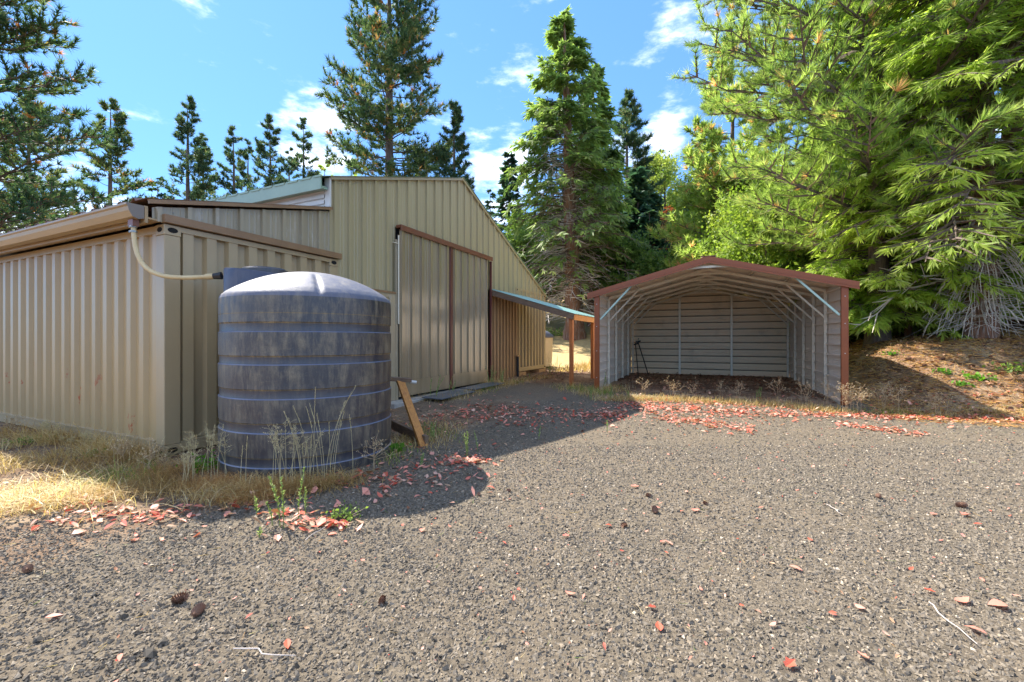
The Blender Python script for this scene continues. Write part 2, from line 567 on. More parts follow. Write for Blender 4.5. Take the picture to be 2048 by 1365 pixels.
def ground_mat():
    m, nd, lk, b, out = new_mat('yard ground')
    tc = nd.new('ShaderNodeTexCoord')
    v = tc.outputs['Object']
    # crushed stone: two sizes of cells over pale fines
    def vor(scale, rnd=1.0):
        n = nd.new('ShaderNodeTexVoronoi')
        n.inputs['Scale'].default_value = scale
        n.inputs['Randomness'].default_value = rnd
        lk.new(v, n.inputs['Vector'])
        return n
    a = vor(62)
    b2 = vor(130)
    ra = nd.new('ShaderNodeValToRGB')
    lk.new(a.outputs['Color'], ra.inputs['Fac'])
    e = ra.color_ramp.elements
    e[0].position, e[0].color = .15, c4((.07, .06, .046))
    e[1].position, e[1].color = .85, c4((.20, .165, .12))
    rb = nd.new('ShaderNodeValToRGB')
    lk.new(b2.outputs['Color'], rb.inputs['Fac'])
    e = rb.color_ramp.elements
    e[0].position, e[0].color = .2, c4((.13, .10, .072))
    e[1].position, e[1].color = .8, c4((.25, .195, .13))
    patch = noise(nd, lk, v, .9, 8, .65, .42, .62)
    gcol = mixc(nd, lk, mmath(nd, lk, 'MULTIPLY', patch, .4), ra.outputs['Color'], rb.outputs['Color'])
    big = noise(nd, lk, v, .35, 5, .6, .35, .65)
    gcol = mixc(nd, lk, mmath(nd, lk, 'MULTIPLY', big, .2), gcol, (.20, .15, .10))
    # needle litter and dirt of the bank
    n3 = noise(nd, lk, v, 5, 12, .75, .36, .64)
    dirt = mixc(nd, lk, n3, (.11, .062, .038), (.36, .24, .15))
    n4 = noise(nd, lk, v, 30, 6, .8, .45, .6)
    dirt = mixc(nd, lk, mmath(nd, lk, 'MULTIPLY', n4, .75), dirt, (.08, .045, .026))
    n5 = noise(nd, lk, v, 1.1, 6, .7, .5, .62)
    dirt = mixc(nd, lk, mmath(nd, lk, 'MULTIPLY', n5, .6), dirt, (.46, .35, .23))
    # dry grass slope
    n6 = noise(nd, lk, v, .8, 10, .7, .35, .65)
    dry = mixc(nd, lk, n6, (.50, .35, .15), (.36, .27, .15))
    n7 = noise(nd, lk, v, 9, 8, .8, .4, .6)
    dry = mixc(nd, lk, mmath(nd, lk, 'MULTIPLY', n7, .5), dry, (.62, .47, .24))
    def at(name):
        q = nd.new('ShaderNodeAttribute')
        q.attribute_name = name
        return q.outputs['Fac']
    brk = noise(nd, lk, v, 3.5, 8, .7, .2, .8)
    def edge(f):
        s = mmath(nd, lk, 'ADD', f, mmath(nd, lk, 'MULTIPLY', brk, .6))
        r = nd.new('ShaderNodeMapRange')
        r.inputs['From Min'].default_value = .55
        r.inputs['From Max'].default_value = .95
        lk.new(s, r.inputs['Value'])
        return r.outputs['Result']
    ed, eg = edge(at('dirt')), edge(at('dry'))
    c = mixc(nd, lk, ed, gcol, dirt)
    c = mixc(nd, lk, eg, c, dry)
    lk.new(c, b.inputs['Base Color'])
    b.inputs['Roughness'].default_value = .92
    b.inputs['Specular IOR Level'].default_value = .2
    h1 = noise(nd, lk, v, 75, 4, .75, .3, .7)
    h2 = mmath(nd, lk, 'MULTIPLY', n4, .8)
    hh = mmath(nd, lk, 'ADD', h1, h2)
    bp = nd.new('ShaderNodeBump')
    bp.inputs['Strength'].default_value = .6
    bp.inputs['Distance'].default_value = .008
    lk.new(hh, bp.inputs['Height'])
    lk.new(bp.outputs[0], b.inputs['Normal'])
    return m


def tank_mat(name, base, dust, amt, rough=.38, spec=.75):
    m, nd, lk, b, out = new_mat(name)
    v = coords(nd, lk, (1, 1, .22))
    streak = noise(nd, lk, v, 13, 12, .78, .42, .66)
    v2 = coords(nd, lk, (1, 1, 1))
    cloud = noise(nd, lk, v2, 4.5, 12, .75, .30, .72)
    v3 = coords(nd, lk, (1, 1, 5))
    scr = noise(nd, lk, v3, 5, 14, .85, .56, .64)
    f = mmath(nd, lk, 'MULTIPLY', streak, cloud)
    f = mmath(nd, lk, 'ADD', f, mmath(nd, lk, 'MULTIPLY', scr, .22))
    # band wear: dust gathers at the foot of each moulded hoop
    f = mmath(nd, lk, 'MULTIPLY', f, amt)
    f = mmath(nd, lk, 'MINIMUM', f, 1.0)
    c = mixc(nd, lk, f, base, dust)
    lk.new(c, b.inputs['Base Color'])
    r = mmath(nd, lk, 'ADD', mmath(nd, lk, 'MULTIPLY', f, .35), rough)
    lk.new(r, b.inputs['Roughness'])
    b.inputs['Specular IOR Level'].default_value = spec
    bp = nd.new('ShaderNodeBump')
    bp.inputs['Strength'].default_value = .25
    bp.inputs['Distance'].default_value = .01
    lk.new(cloud, bp.inputs['Height'])
    lk.new(bp.outputs[0], b.inputs['Normal'])
    return m


M['ground'] = ground_mat()
M['tank'] = tank_mat('sun faded black plastic', (.030, .030, .038), (.30, .245, .155), 1.15)
M['tank_band'] = tank_mat('cleaner hoop plastic', (.026, .028, .042), (.20, .155, .10), .6, .34)
M['tank_lip'] = tank_mat('hoop lip with painted sky reflection', (.10, .12, .19), (.20, .20, .22), .4, .35)  # sky reflected on the upward ledge, put into the base colour
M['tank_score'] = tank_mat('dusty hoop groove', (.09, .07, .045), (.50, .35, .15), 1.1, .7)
M['tank_dome'] = tank_mat('dusty plastic with painted sky sheen', (.105, .115, .16), (.26, .24, .22), 1.1, .5, .35)  # pale tone: sky and sun sheen put into the colour, besides dust
M['tank_neck'] = tank_mat('smooth dark blue plastic', (.018, .028, .065), (.16, .16, .18), .35, .28)
M['stone'] = foliage('crushed rock', [(0, (.075, .064, .050)), (.35, (.155, .130, .100)), (.75, (.235, .195, .145)), (.95, (.33, .26, .18)), (1, (.48, .40, .30))], 0.0, .85)

# ================================================================ terrain
NG = 265
t = np.linspace(-1, 1, NG)
gx = 2.0 + 4.2 * np.sinh(5.0 * t)
gy = 8.0 + 4.2 * np.sinh(5.0 * t)
GX, GY = np.meshgrid(gx, gy)
rng = np.random.default_rng(7)


GZ = ground_h(GX, GY)
ds = (GX - P0.x) * U.x + (GY - P0.y) * U.y
dn = (GX - P0.x) * W.x + (GY - P0.y) * W.y
bankm = np.maximum(sst(7.75, 8.5, dn) * sst(6.0, 6.9, ds), 0)
hillm = sst(15.5, 18.5, GY) * sst(-14, -3, GX)
ii = np.arange(NG * NG).reshape(NG, NG)
GF = np.stack([ii[:-1, :-1].ravel(), ii[:-1, 1:].ravel(), ii[1:, 1:].ravel(), ii[1:, :-1].ravel()], 1)
gm = np_mesh('ground', np.stack([GX.ravel(), GY.ravel(), GZ.ravel()], 1), GF, smooth=True)
# dirt: the bank, the carport floor, the strip beside the containers, everything far off
cwx = (GX - CP0.x) * WC.x + (GY - CP0.y) * WC.y
cwy = (GX - CP0.x) * UC.x + (GY - CP0.y) * UC.y
cpf = sst(-.3, .2, cwx) * sst(4.9, 4.4, cwx) * sst(-.3, .2, cwy) * sst(5.8, 5.2, cwy)
leftg = sst(-1.9, -2.6, GX + (GY - 3.2) * -.55) * sst(12, 6, GY)
dirt = np.clip(bankm + .85 * cpf + .6 * leftg + sst(10.5, 12, GY) * .8 + sst(-9, -16, GX), 0, 1)
dry = np.clip(sst(13.5, 16.5, GY) * sst(3.9, 2.0, dn - 1.0 + 0 * GX) * .0 + hillm, 0, 1) * sst(16, 11, GX - (GY - 17) * .35)
for nm, arr in (('dirt', dirt), ('dry', dry)):
    q = gm.attributes.new(nm, 'FLOAT', 'POINT')
    q.data.foreach_set('value', arr.ravel().astype(np.float32))
ground = link('ground', gm, M['ground'], kind='structure')


def gz_fast(X, Y):
    return ground_h(X, Y)


# ---------------------------------------------------------------- crushed stone, near and middle distance
def stones(n, y0, y1, smin, smax, seed, power=1.0):
    r = np.random.default_rng(seed)
    # uniform over the trapezoid the camera looks over, a bit wider
    Y = np.sqrt(r.uniform(y0 ** 2, y1 ** 2, n))
    X = r.uniform(-1.32, 1.32, n) * Y
    dS = (X - P0.x) * U.x + (Y - P0.y) * U.y
    dN = (X - P0.x) * W.x + (Y - P0.y) * W.y
    keep = ~((dS > -.02) & (dN < .12)) & ~((dN > 8.0) & (dS > 6.3)) & ~((dN > 3) & (dN < 7.8) & (dS > 6.9))
    keep &= ~((X + (Y - 3.2) * -.55 < -2.9) & (Y > 3.3) & (r.random(n) < .7))
    tx, ty = X + 2.35, Y - 5.105
    keep &= (tx * tx + ty * ty) > .86 ** 2
    patch = smooth_noise(X, Y, 1.6, 31) + .5 * smooth_noise(X, Y, 4.5, 32)
    keep &= r.random(n) < np.clip(1.05 + patch * .3, .7, 1)
    X, Y = X[keep], Y[keep]
    n = len(X)
    Z = gz_fast(X, Y)
    S = smin + (smax - smin) * r.random(n) ** 3.0
    base = np.array([[1, .05, -.15], [.05, .9, -.15], [-1, -.05, -.15], [-.05, -.9, -.15], [.38, .05, .55], [-.38, -.05, .55]], float)
    B = base[None] + r.normal(0, .2, (n, 6, 3))
    B *= np.stack([r.uniform(.75, 1.35, n), r.uniform(.6, 1.05, n), r.uniform(.6, 1.2, n)], 1)[:, None, :]
    a = r.uniform(0, 6.283, n)
    ca, sa = np.cos(a)[:, None], np.sin(a)[:, None]
    x = B[..., 0] * ca - B[..., 1] * sa
    y = B[..., 0] * sa + B[..., 1] * ca
    z = B[..., 2] + x * r.normal(0, .22, n)[:, None] + y * r.normal(0, .22, n)[:, None]
    V = np.stack([x, y, z], 2) * S[:, None, None]
    V += np.stack([X, Y, Z + S * .12], 1)[:, None, :]
    f = np.array([[0, 1, 4], [1, 5, 4], [1, 2, 5], [2, 3, 5], [3, 4, 5], [3, 0, 4]])
    F = (f[None] + (np.arange(n) * 6)[:, None, None]).reshape(-1, 3)
    tone = np.clip(r.normal(.42, .22, n), 0, .93)
    tone[r.random(n) < .012] = 1.0
    return V.reshape(-1, 3), F, np.repeat(tone, 6)


def join_np(parts):
    vs, fs, ts, k = [], [], [], 0
    for V, F, T in parts:
        vs.append(V)
        fs.append(F + k)
        ts.append(T)
        k += len(V)
    return np.concatenate(vs), np.concatenate(fs), np.concatenate(ts)


V, F, T = join_np([stones(50000, 1.35, 3.0, .0058, .0148, 11), stones(54000, 3.0, 5.4, .0085, .0165, 12), stones(18000, 5.4, 8.5, .012, .020, 13)])
link('gravel', np_mesh('gravel', V, F, T), M['stone'], kind='stuff', label='grey brown crushed gravel covering the yard')


# ================================================================ the metal barn
RP = .3048


def rpanel(t0, t1, ztop, zbot, depth=.038, face=0.0, pitch=RP):
    """ribbed sheet standing in the plane x = face, running along y from t0 to t1; ztop / zbot functions of y"""
    ts = []
    k = math.floor(t0 / pitch) - 1
    while k * pitch < t1 + pitch:
        o = k * pitch
        for a, d in ((0, 0), (.075, 0), (.083, .005), (.098, .005), (.106, 0), (.150, 0), (.158, .005), (.173, .005), (.181, 0),
                     (.232, 0), (.240, depth), (.284, depth), (.292, 0)):
            ts.append((o + a * pitch / RP, d))
        k += 1
    def dat(y):
        for (a, da), (b, db) in zip(ts, ts[1:]):
            if a <= y <= b:
                return da + (db - da) * (y - a) / max(b - a, 1e-9)
        return 0
    ys = [t0] + [a for a, d in ts if t0 + 1e-4 < a < t1 - 1e-4] + [t1]
    mb = MB()
    vs = []
    for y in ys:
        d = dat(y)
        vs.append((face + d, y, zbot(y)))
        vs.append((face + d, y, ztop(y)))
    fs = [(2 * i, 2 * i + 2, 2 * i + 3, 2 * i + 1) for i in range(len(ys) - 1)]
    mb.add(vs, fs)
    return mb


YR, ZR = 6.20, 5.16          # ridge
YE, ZE = 11.70, 2.86         # far eave
YL, ZL = 2.30, 3.88          # near eave of the main roof
def rake(y):
    return ZL + (y - YL) * (ZR - ZL) / (YR - YL) if y < YR else ZR + (y - YR) * (ZE - ZR) / (YE - YR)
def rakeA(y):
    return 2.775 + (y + .12) * (3.37 - 2.775) / 2.42


barn = empty('metal_barn', P0, -TH, 'olive ribbed steel barn with sliding double doors between two shipping containers', 'barn')
D0, D1, DZ = 3.86, 7.50, 3.43       # big door opening
# sheets: each about 0.91 m wide; the one at each corner is cut
edges = [-.10, .82, 1.74, 2.30, 3.10, 3.86, 4.72, 5.63, 6.20, 6.80, 7.50, 8.30, 9.05, 9.85, 10.75, 11.70]
for a, b in zip(edges, edges[1:]):
    aa, bb = a + .0015, b - .0015
    if b <= 2.31:
        rpanel(aa, bb, lambda y: rakeA(y) - .03, lambda y: 2.60, face=-.035).build('wall_panel', M['olive_grey'], barn, solid=.002)
    elif b <= D0 + .01:
        rpanel(aa, bb, lambda y: rake(y) - .02, lambda y: 2.66 if y < 2.46 else .16, face=-.035).build('wall_panel', M['olive'], barn, solid=.002)
    elif b <= D1 + .01:
        rpanel(aa, bb, lambda y: rake(y) - .02, lambda y: DZ + .02, face=-.035).build('wall_panel', M['olive'], barn, solid=.002)
    else:
        rpanel(aa, bb, lambda y: rake(y) - .02, lambda y: 2.63, face=-.035).build('wall_panel', M['olive'], barn, solid=.002)
# little narrow sheet strip between container and first full sheet (down to the ground)
rpanel(2.462, 3.10, lambda y: 2.655, lambda y: .16, face=-.036).build('wall_panel', M['olive'], barn, solid=.002)
# brown ribbed infill right of the door, under the lean-to
mb = MB()
yy = 7.60
vs = []
while yy < 9.22:
    for a, d in ((0, .0), (.095, .0), (.105, -.06), (.185, -.06), (.195, 0)):
        vs.append((.02 + d, yy + a))
    yy += .2
v3 = []
for x, y in vs:
    v3 += [(x, y, .17 + .02 * (y - 7.6)), (x, y, 2.62)]
mb.add(v3, [(2 * i, 2 * i + 2, 2 * i + 3, 2 * i + 1) for i in range(len(vs) - 1)])
mb.build('infill_wall', M['infill'], barn, solid=.003)
mb = MB()
for y_ in np.arange(-.05, 11.6, RP / 2):
    for zz_ in ((2.74, rakeA(y_) - .09) if y_ < 2.3 else (rake(y_) - .10, 2.75, 1.5) if y_ < D0 else (rake(y_) - .10, 3.60) if y_ < D1 else (rake(y_) - .10,)):
        if zz_ < (rakeA(y_) if y_ < 2.3 else rake(y_)) - .05:
            mb.box(-.034, -.026, y_ - .006, y_ + .006, zz_ - .006, zz_ + .006)
mb.build('sheet_screw', M['clamp'], barn, kind='stuff')
# gable trim
for a, b in (((YL - .02, ZL), (YR, ZR)), ((YR, ZR), (YE, ZE))):
    MB().bar((.012, a[0], a[1] - .025), (.012, b[0], b[1] - .025), .035, .05).build('rake_trim', M['olive_grey'] if a[0] < 3 else M['olive'], barn)
# white corner trim and step at the lower roof
MB().box(-.10, .012, YL - .035, YL - .004, 3.40, 3.86).build('corner_trim', M['white_steel'], barn)
# side wall of the upper part: horizontal ribs
mb = MB()
zz = 3.28
while zz < 3.70:
    mb.add([(-.10, YL - .045, zz), (-12, YL - .045, zz), (-12, YL - .045, zz + .05), (-.10, YL - .045, zz + .05),
            (-.10, YL - .015, zz + .065), (-12, YL - .015, zz + .065), (-12, YL - .015, zz + .08), (-.10, YL - .015, zz + .08),
            (-.10, YL - .045, zz + .092), (-12, YL - .045, zz + .092)],
           [(0, 1, 2, 3), (3, 2, 5, 4), (4, 5, 6, 7), (7, 6, 9, 8)])
    zz += .0921
mb.build('clerestory_siding', M['white_steel'], barn, solid=.002)
MB().box(-12, -.02, YL - .16, YL - .05, 3.66, 3.70).box(-12, -.01, YL - .19, YL - .165, 3.64, 3.86).build('eave_fascia', M['green_roof'], barn)
# roof sheets
def roofsheet(x0, x1, ya, za, yb, zb, name, mat, parent, depth=.03):
    mb = MB()
    n = max(1, int(round((x0 - x1) / RP)))
    xs = []
    for k in range(n):
        o = x0 - k * (x0 - x1) / n
        for a, d in ((0, 0), (.20, 0), (.225, depth), (.26, depth), (.285, 0)):
            xs.append((o - a, d))
    xs.append((x1 + .001, 0))
    vs = []
    for x, d in xs:
        vs += [(x, ya, za + d), (x, yb, zb + d)]
    mb.add(vs, [(2 * i, 2 * i + 1, 2 * i + 3, 2 * i + 2) for i in range(len(xs) - 1)])
    return mb.build(name, mat, parent, solid=.003)
x = .05
while x > -11.9:
    x2 = x - .9144
    roofsheet(x, x2 + .003, YL - .20, rake(YL) - .20 * .328 + .012, YR, ZR + .012, 'roof_panel', M['green_roof'], barn)
    roofsheet(x, x2 + .003, YR + .01, ZR + .012, YE + .12, ZE - .038, 'roof_panel', M['green_roof'], barn)
    roofsheet(x, x2 + .003, -.20, rakeA(-.20) + .055, YL - .05, rakeA(YL - .05) + .03, 'lower_roof_panel', M['brown_roof'], barn)
    x = x2
# far side wall of the gable (seen only from elsewhere) and back gable
MB().add([(-12, 2.4, .1), (-12, 11.7, .1), (-12, 11.7, ZE), (-12, YR, ZR), (-12, 2.4, ZL)], [(0, 1, 2, 3, 4)])
mb = MB(); mb.add([(-12, 2.4, .05), (-12, 11.7, .05), (-12, 11.7, ZE - .03), (-12, YR, ZR - .03), (-12, 2.4, ZL - .05)], [(0, 1, 2, 3, 4)])
mb.build('back_wall', M['olive'], barn, solid=.02)
# lower roof front edge trim (thin dark line) and fascia
MB().bar((.03, -.16, rakeA(-.16) + .022), (.03, YL, rakeA(YL) + .008), .03, .045).build('lower_rake_trim', M['brown_strip'], barn)
# brown angle along the container top
MB().box(-.02, .055, -.02, 2.475, 2.598, 2.69).build('angle_flashing', M['brown_strip'], barn, bevel=.004)
# door track / header
MB().box(.0, .13, D0 - .02, D1 + .02, DZ, DZ + .055).box(.10, .13, D0 - .02, D1 + .02, DZ - .05, DZ - .001).build('door_track', M['rust_brown'], barn, bevel=.004)
# sliding leaves
def leaf(y0, y1, face):
    lf = rpanel(y0 + .03, y1 - .02, lambda y: DZ - .03, lambda y: .52, face=face, depth=.03).build('door', M['door'], barn, solid=.002)
    MB().box(face - .012, face + .004, y0 + .02, y1 - .01, .21, .519).build('kick_sheet', M['door'], lf)
    return lf
d1 = leaf(D0 - .035, 5.60, .07)
d2 = leaf(5.66, D1 - .14, .07)
MB().box(.03, .10, 5.55, 5.655, .2, DZ - .05).build('door_stile', M['maroon'], barn, bevel=.006)
MB().box(.06, .11, D1 - .05, D1 + .01, .2, DZ - .06).build('door_stile', M['maroon'], barn, bevel=.006)
MB().box(-.08, -.04, D1 - .16, D1 + .0, .2, DZ).build('door_gap', M['void'], barn)
MB().box(-.09, -.05, D0, D1, .16, DZ).build('door_backing', M['void'], barn)
MB().box(.0, .045, D0 - .07, D0 - .005, .16, 3.20).build('door_jamb', M['olive_grey'], barn, bevel=.004)
MB().tube([(.07, D0 - .03, 1.6), (.07, D0 - .03, 3.28)], .014, 8).tube([(.07, D0 - .03, 3.12), (.03, D0 - .15, 3.13)], .008, 6).build('guide_pole', M['galv'], barn)
# little side door mostly behind the tank
MB().box(.0, .04, 3.62, D0 - .075, .16, 2.16).box(.0, .04, 2.70, 2.80, .16, 2.16).box(.0, .04, 2.80, 3.62, 2.08, 2.16).build('door_frame', M['olive_grey'], barn, bevel=.003)
MB().box(.04, .055, 2.70, D0 - .08, 2.162, 2.20).build('drip_cap', M['brown_strip'], barn)
MB().box(-.02, .02, 2.80, 3.62, .17, 2.08).build('side_door', M['olive'], barn)
# slab
MB().box(-3, .34, 3.4, 7.75, .02, .155).build('door_slab', M['cement'], barn, bevel=.01)
MB().box(.05, .12, 7.62, 9.2, .05, .19).build('sill', M['pallet'], barn)
# black downpipe at the container corner
MB().tube([(.06, 9.25, .12), (.06, 9.25, .80)], .04, 10).build('drain_pipe', M['black'], barn, smooth=True)
MB().box(.02, .11, 9.12, 9.34, .80, .83).build('pipe_bracket', M['pallet'], barn)
# lean-to on the barn
LX, LY0, LY1 = 2.34, 7.54, 10.0
def lz(x): return 2.66 - x * .305
mb = MB()
for k, (ya, yb) in enumerate(((LY0, 8.36), (8.362, 9.18), (9.182, LY1))):
    mb = MB()
    n = 6
    ys = []
    for i in range(n):
        o = ya + i * (yb - ya) / n
        for a, d in ((0, 0), (.045, 0), (.06, .018), (.09, .018), (.105, 0)):
            ys.append((o + a, d))
    ys.append((yb, 0))
    vs = []
    for y, d in ys:
        vs += [(.002, y, lz(0) + d), (LX + .06, y, lz(LX + .06) + d)]
    mb.add(vs, [(2 * i, 2 * i + 1, 2 * i + 3, 2 * i + 2) for i in range(len(ys) - 1)])
    mb.build('awning_panel', M['teal_roof'], barn, solid=.003)
mb = MB(); mb.bar((.03, LY0 + .02, lz(.03) - .085), (LX, LY0 + .02, lz(LX) - .085), .035, .14); mb.build('awning_fascia', M['wood_grey'], barn)
MB().box(LX - .04, LX, LY0 + .06, LY1 - .02, lz(LX) - .16, lz(LX) - .02).build('eave_board', M['wood_orange'], barn)
for y in (LY0 + .06, 9.56):
    MB().box(LX - .13, LX - .04, y, y + .09, .10, lz(LX) - .03).build('awning_post', M['wood_post'], barn, bevel=.004)
for k in range(4):
    y = LY0 + .4 + k * .55
    mb = MB(); mb.bar((.03, y, lz(.03) - .07), (LX - .05, y, lz(LX) - .07), .04, .12); mb.build('awning_rafter', M['wood_grey'], barn)
# gutter with bracket line, end cap and outlet
gp = [(-.185, 2.735), (-.185, 2.60), (-.235, 2.585), (-.285, 2.60), (-.315, 2.66), (-.325, 2.70), (-.340, 2.715), (-.340, 2.735), (-.330, 2.735), (-.322, 2.712), (-.305, 2.665), (-.28, 2.612), (-.235, 2.597), (-.193, 2.61), (-.193, 2.735)]
MB().extrude_x(gp, -12.2, -.012).build('gutter', M['gutter'], barn)
cap = [(-.185, 2.735), (-.185, 2.60), (-.235, 2.583), (-.287, 2.60), (-.317, 2.66), (-.327, 2.70), (-.342, 2.715), (-.342, 2.735)]
MB().extrude_x(cap, -.011, -.004).build('gutter_cap', M['gutter_end'], barn)
MB().box(-12.2, -.004, -.180, -.150, 2.56, 2.74).box(-12.2, -.006, -.149, -.02, 2.605, 2.625).build('eave_board', M['gutter'], barn)
MB().box(-.16, -.06, -.262, -.205, 2.515, 2.585).build('outlet', M['rust_brown'], barn)

# ================================================================ shipping containers
def corr(n, p, outer, slope, depth):
    """points (t, d) of a stamped wall: flat outside, in, flat, out"""
    r = []
    for k in range(n):
        o = k * p
        r += [(o, 0), (o + outer, 0), (o + outer + slope, -depth), (o + p - slope, -depth)]
    r.append((n * p, 0))
    return r


def container(name, label, xo, yo, zo, rz, ends='+', length=12.19, dep=.060):
    c = empty(name, P0 + U * yo + W * xo + Vector((0, 0, zo)), -TH + rz, label, 'shipping container', 'shipping containers under the barn roof')
    H, Wd, L = 2.59, 2.44, length
    eb, sb = M['beige_end'], M['beige']
    for (x, y) in ((0, 0), (0, 1), (1, 0), (1, 1)):
        xa, xb = (-.165, 0) if x == 0 else (-L, -L + .165)
        ya, yb = (0, .165) if y == 0 else (Wd - .165, Wd)
        MB().box(xa, xb, ya, yb, .118, H - .118).build('corner_post', eb, c, bevel=.008)
        for z0, z1 in ((0, .117), (H - .117, H)):
            cc = MB().box(xa - .004, xb + .004, ya - .004, yb + .004, z0, z1).build('corner_casting', eb, c, bevel=.006)
            xm = .006 if x == 0 else -L - .006
            s = 1 if x == 0 else -1
            hole = MB()
            for (hy, sgn) in (((ya + yb) / 2, 1),):
                pts = [(hy + .042 * math.cos(a) * 1.25, (z0 + z1) / 2 + .03 * math.sin(a)) for a in np.linspace(0, 2 * math.pi, 14)[:-1]]
                k = len(pts)
                hole.add([(xm - s * .004, p, q) for p, q in pts] + [(xm, p, q) for p, q in pts],
                         [(i, (i + 1) % k, (i + 1) % k + k, i + k) for i in range(k)] + [tuple(range(k))[::-1], tuple(range(k, 2 * k))])
            yf = -.006 if y == 0 else Wd + .006
            hx = (xa + xb) / 2
            pts = [(hx + .05 * math.cos(a), (z0 + z1) / 2 + .028 * math.sin(a)) for a in np.linspace(0, 2 * math.pi, 14)[:-1]]
            k = len(pts)
            t2 = .004 if y == 0 else -.004
            hole.add([(p, yf + t2, q) for p, q in pts] + [(p, yf, q) for p, q in pts],
                     [(i, (i + 1) % k, (i + 1) % k + k, i + k) for i in range(k)] + [tuple(range(k))[::-1], tuple(range(k, 2 * k))])
            hole.build('casting_hole', M['void'], cc)
    # end wall
    n = 8
    span = Wd - .33
    p = (span - .03) / n
    for xe, s in ((0, 1), (-L, -1)):
        pr = corr(n, p, .112, .020, dep)
        pr = [(t_ - .0, d) for t_, d in pr]
        off = .165 + .03
        pts = [(.165, -.046)] + [(off + t_, d) for t_, d in pr]
        pts = [(.165, -dep - .004), (.185, -dep - .004)] + [(off + t_, d) for t_, d in pr if off + t_ < Wd - .166] + [(Wd - .165, -.002)]
        vs = []
        for t_, d in pts:
            x_ = xe + s * (d - .012)
            vs += [(x_, t_, .14), (x_, t_, H - .06)]
        mb = MB()
        mb.add(vs, [(2 * i, 2 * i + 2, 2 * i + 3, 2 * i + 1) if s > 0 else (2 * i, 2 * i + 1, 2 * i + 3, 2 * i + 2) for i in range(len(pts) - 1)])
        mb.build('end_wall', eb, c, solid=.002)
        MB().box(min(xe, xe - s * .06), max(xe, xe - s * .06), .166, Wd - .166, H - .062, H - .004).build('top_rail', eb, c)
        MB().box(min(xe, xe - s * .10), max(xe, xe - s * .10), .166, Wd - .166, .02, .139).build('bottom_rail', eb, c)
    # side walls
    span = L - .33
    n = int(span / .278)
    p = span / n
    for yw, s in ((0, -1), (Wd, 1)):
        pts = [(-.165 - t_, d) for t_, d in corr(n, p, .088, .030, .042)]
        vs = []
        for t_, d in pts:
            y_ = yw + s * (d - .008)
            vs += [(t_, y_, .16), (t_, y_, H - .09)]
        mb = MB()
        mb.add(vs, [(2 * i, 2 * i + 2, 2 * i + 3, 2 * i + 1) if s > 0 else (2 * i, 2 * i + 1, 2 * i + 3, 2 * i + 2) for i in range(len(pts) - 1)])
        mb.build('side_wall', sb, c, solid=.002)
        ya, yb = (0.0, .06) if s < 0 else (Wd - .06, Wd)
        MB().box(-L + .166, -.166, ya, yb, H - .092, H - .01).build('top_rail', sb, c)
        ya, yb = (-.004, .09) if s < 0 else (Wd - .09, Wd + .004)
        MB().box(-L + .166, -.166, ya, yb, .03, .16).box(-L + .166, -.166, ya - (.012 if s < 0 else 0), yb + (.012 if s > 0 else 0), .152, .166).build('bottom_rail', eb, c)
    MB().box(-L + .17, -.17, .065, Wd - .065, H - .05, H - .03).build('roof_sheet', sb, c)
    MB().box(-L + .17, -.17, .095, Wd - .095, .10, .14).build('floor', M['wood_grey'], c)
    return c


container('shipping_container', 'beige corrugated shipping container beside the black water tank, gutter along its side', 0, 0, .0, 0)
cb = container('shipping_container', 'beige corrugated shipping container beyond the sliding doors, raised on a timber skid', -.01, 9.30, .30, 0, dep=.10)
# timber skid under the far container
sk = empty('timber_skid', P0 + U * 9.3, -TH, 'pale timber skid packed under the end of the far container', 'timber skid')
for y in (.02, 1.75):
    MB().box(-.6, .03, y, y + .62, .10, .295).build('skid_block', M['pallet'], sk, bevel=.006)
MB().box(-.55, .06, -.02, 2.5, .02, .098).build('base_beam', M['pallet'], sk, bevel=.006)
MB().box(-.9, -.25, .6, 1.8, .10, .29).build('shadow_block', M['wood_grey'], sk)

# steel ramp plates on the ground
for k, (a, b, x0, x1, lab) in enumerate(((4.15, 5.45, .36, .82, 'dusty blue grey steel plate on the ground before the near sliding door leaf'),
                                          (5.52, 7.0, .36, .74, 'dusty steel plate half under weeds before the far sliding door leaf'))):
    o = MB().box(x0, x1, a, b, 0, .02).build('steel_plate', M['plate'], None, bevel=.003)
    o.location = P0 + Vector((0, 0, gh(*(P0 + U * (a + b) / 2 + W * .6).xy) + .015))
    o.rotation_euler = (R(.5), R(1.5), -TH)
    props(o, lab, 'steel plate', 'steel plates before the barn doors')

# ================================================================ black water tank
TC = Vector((-2.277, 4.95, 0))
tank = empty('water_tank', (TC.x, TC.y, -.02), 0, 'large faded black plastic water tank with moulded hoops in front of the container', 'water tank')
tank.scale = (.969, .969, .985)


def lathe(prof, mats, seg=96, fn=None):
    """prof: (r, z, material index of the ring above)"""
    me_v, me_f, mi = [], [], []
    for r_, z_, _ in prof:
        for j in range(seg):
            a = 2 * math.pi * j / seg
            rr, zz = (r_, z_) if fn is None else fn(r_, z_, a)
            me_v.append((rr * math.cos(a), rr * math.sin(a), zz))
    for i in range(len(prof) - 1):
        for j in range(seg):
            b_ = (j + 1) % seg
            me_f.append((i * seg + j, i * seg + b_, (i + 1) * seg + b_, (i + 1) * seg + j))
            mi.append(prof[i][2])
    return me_v, me_f, mi


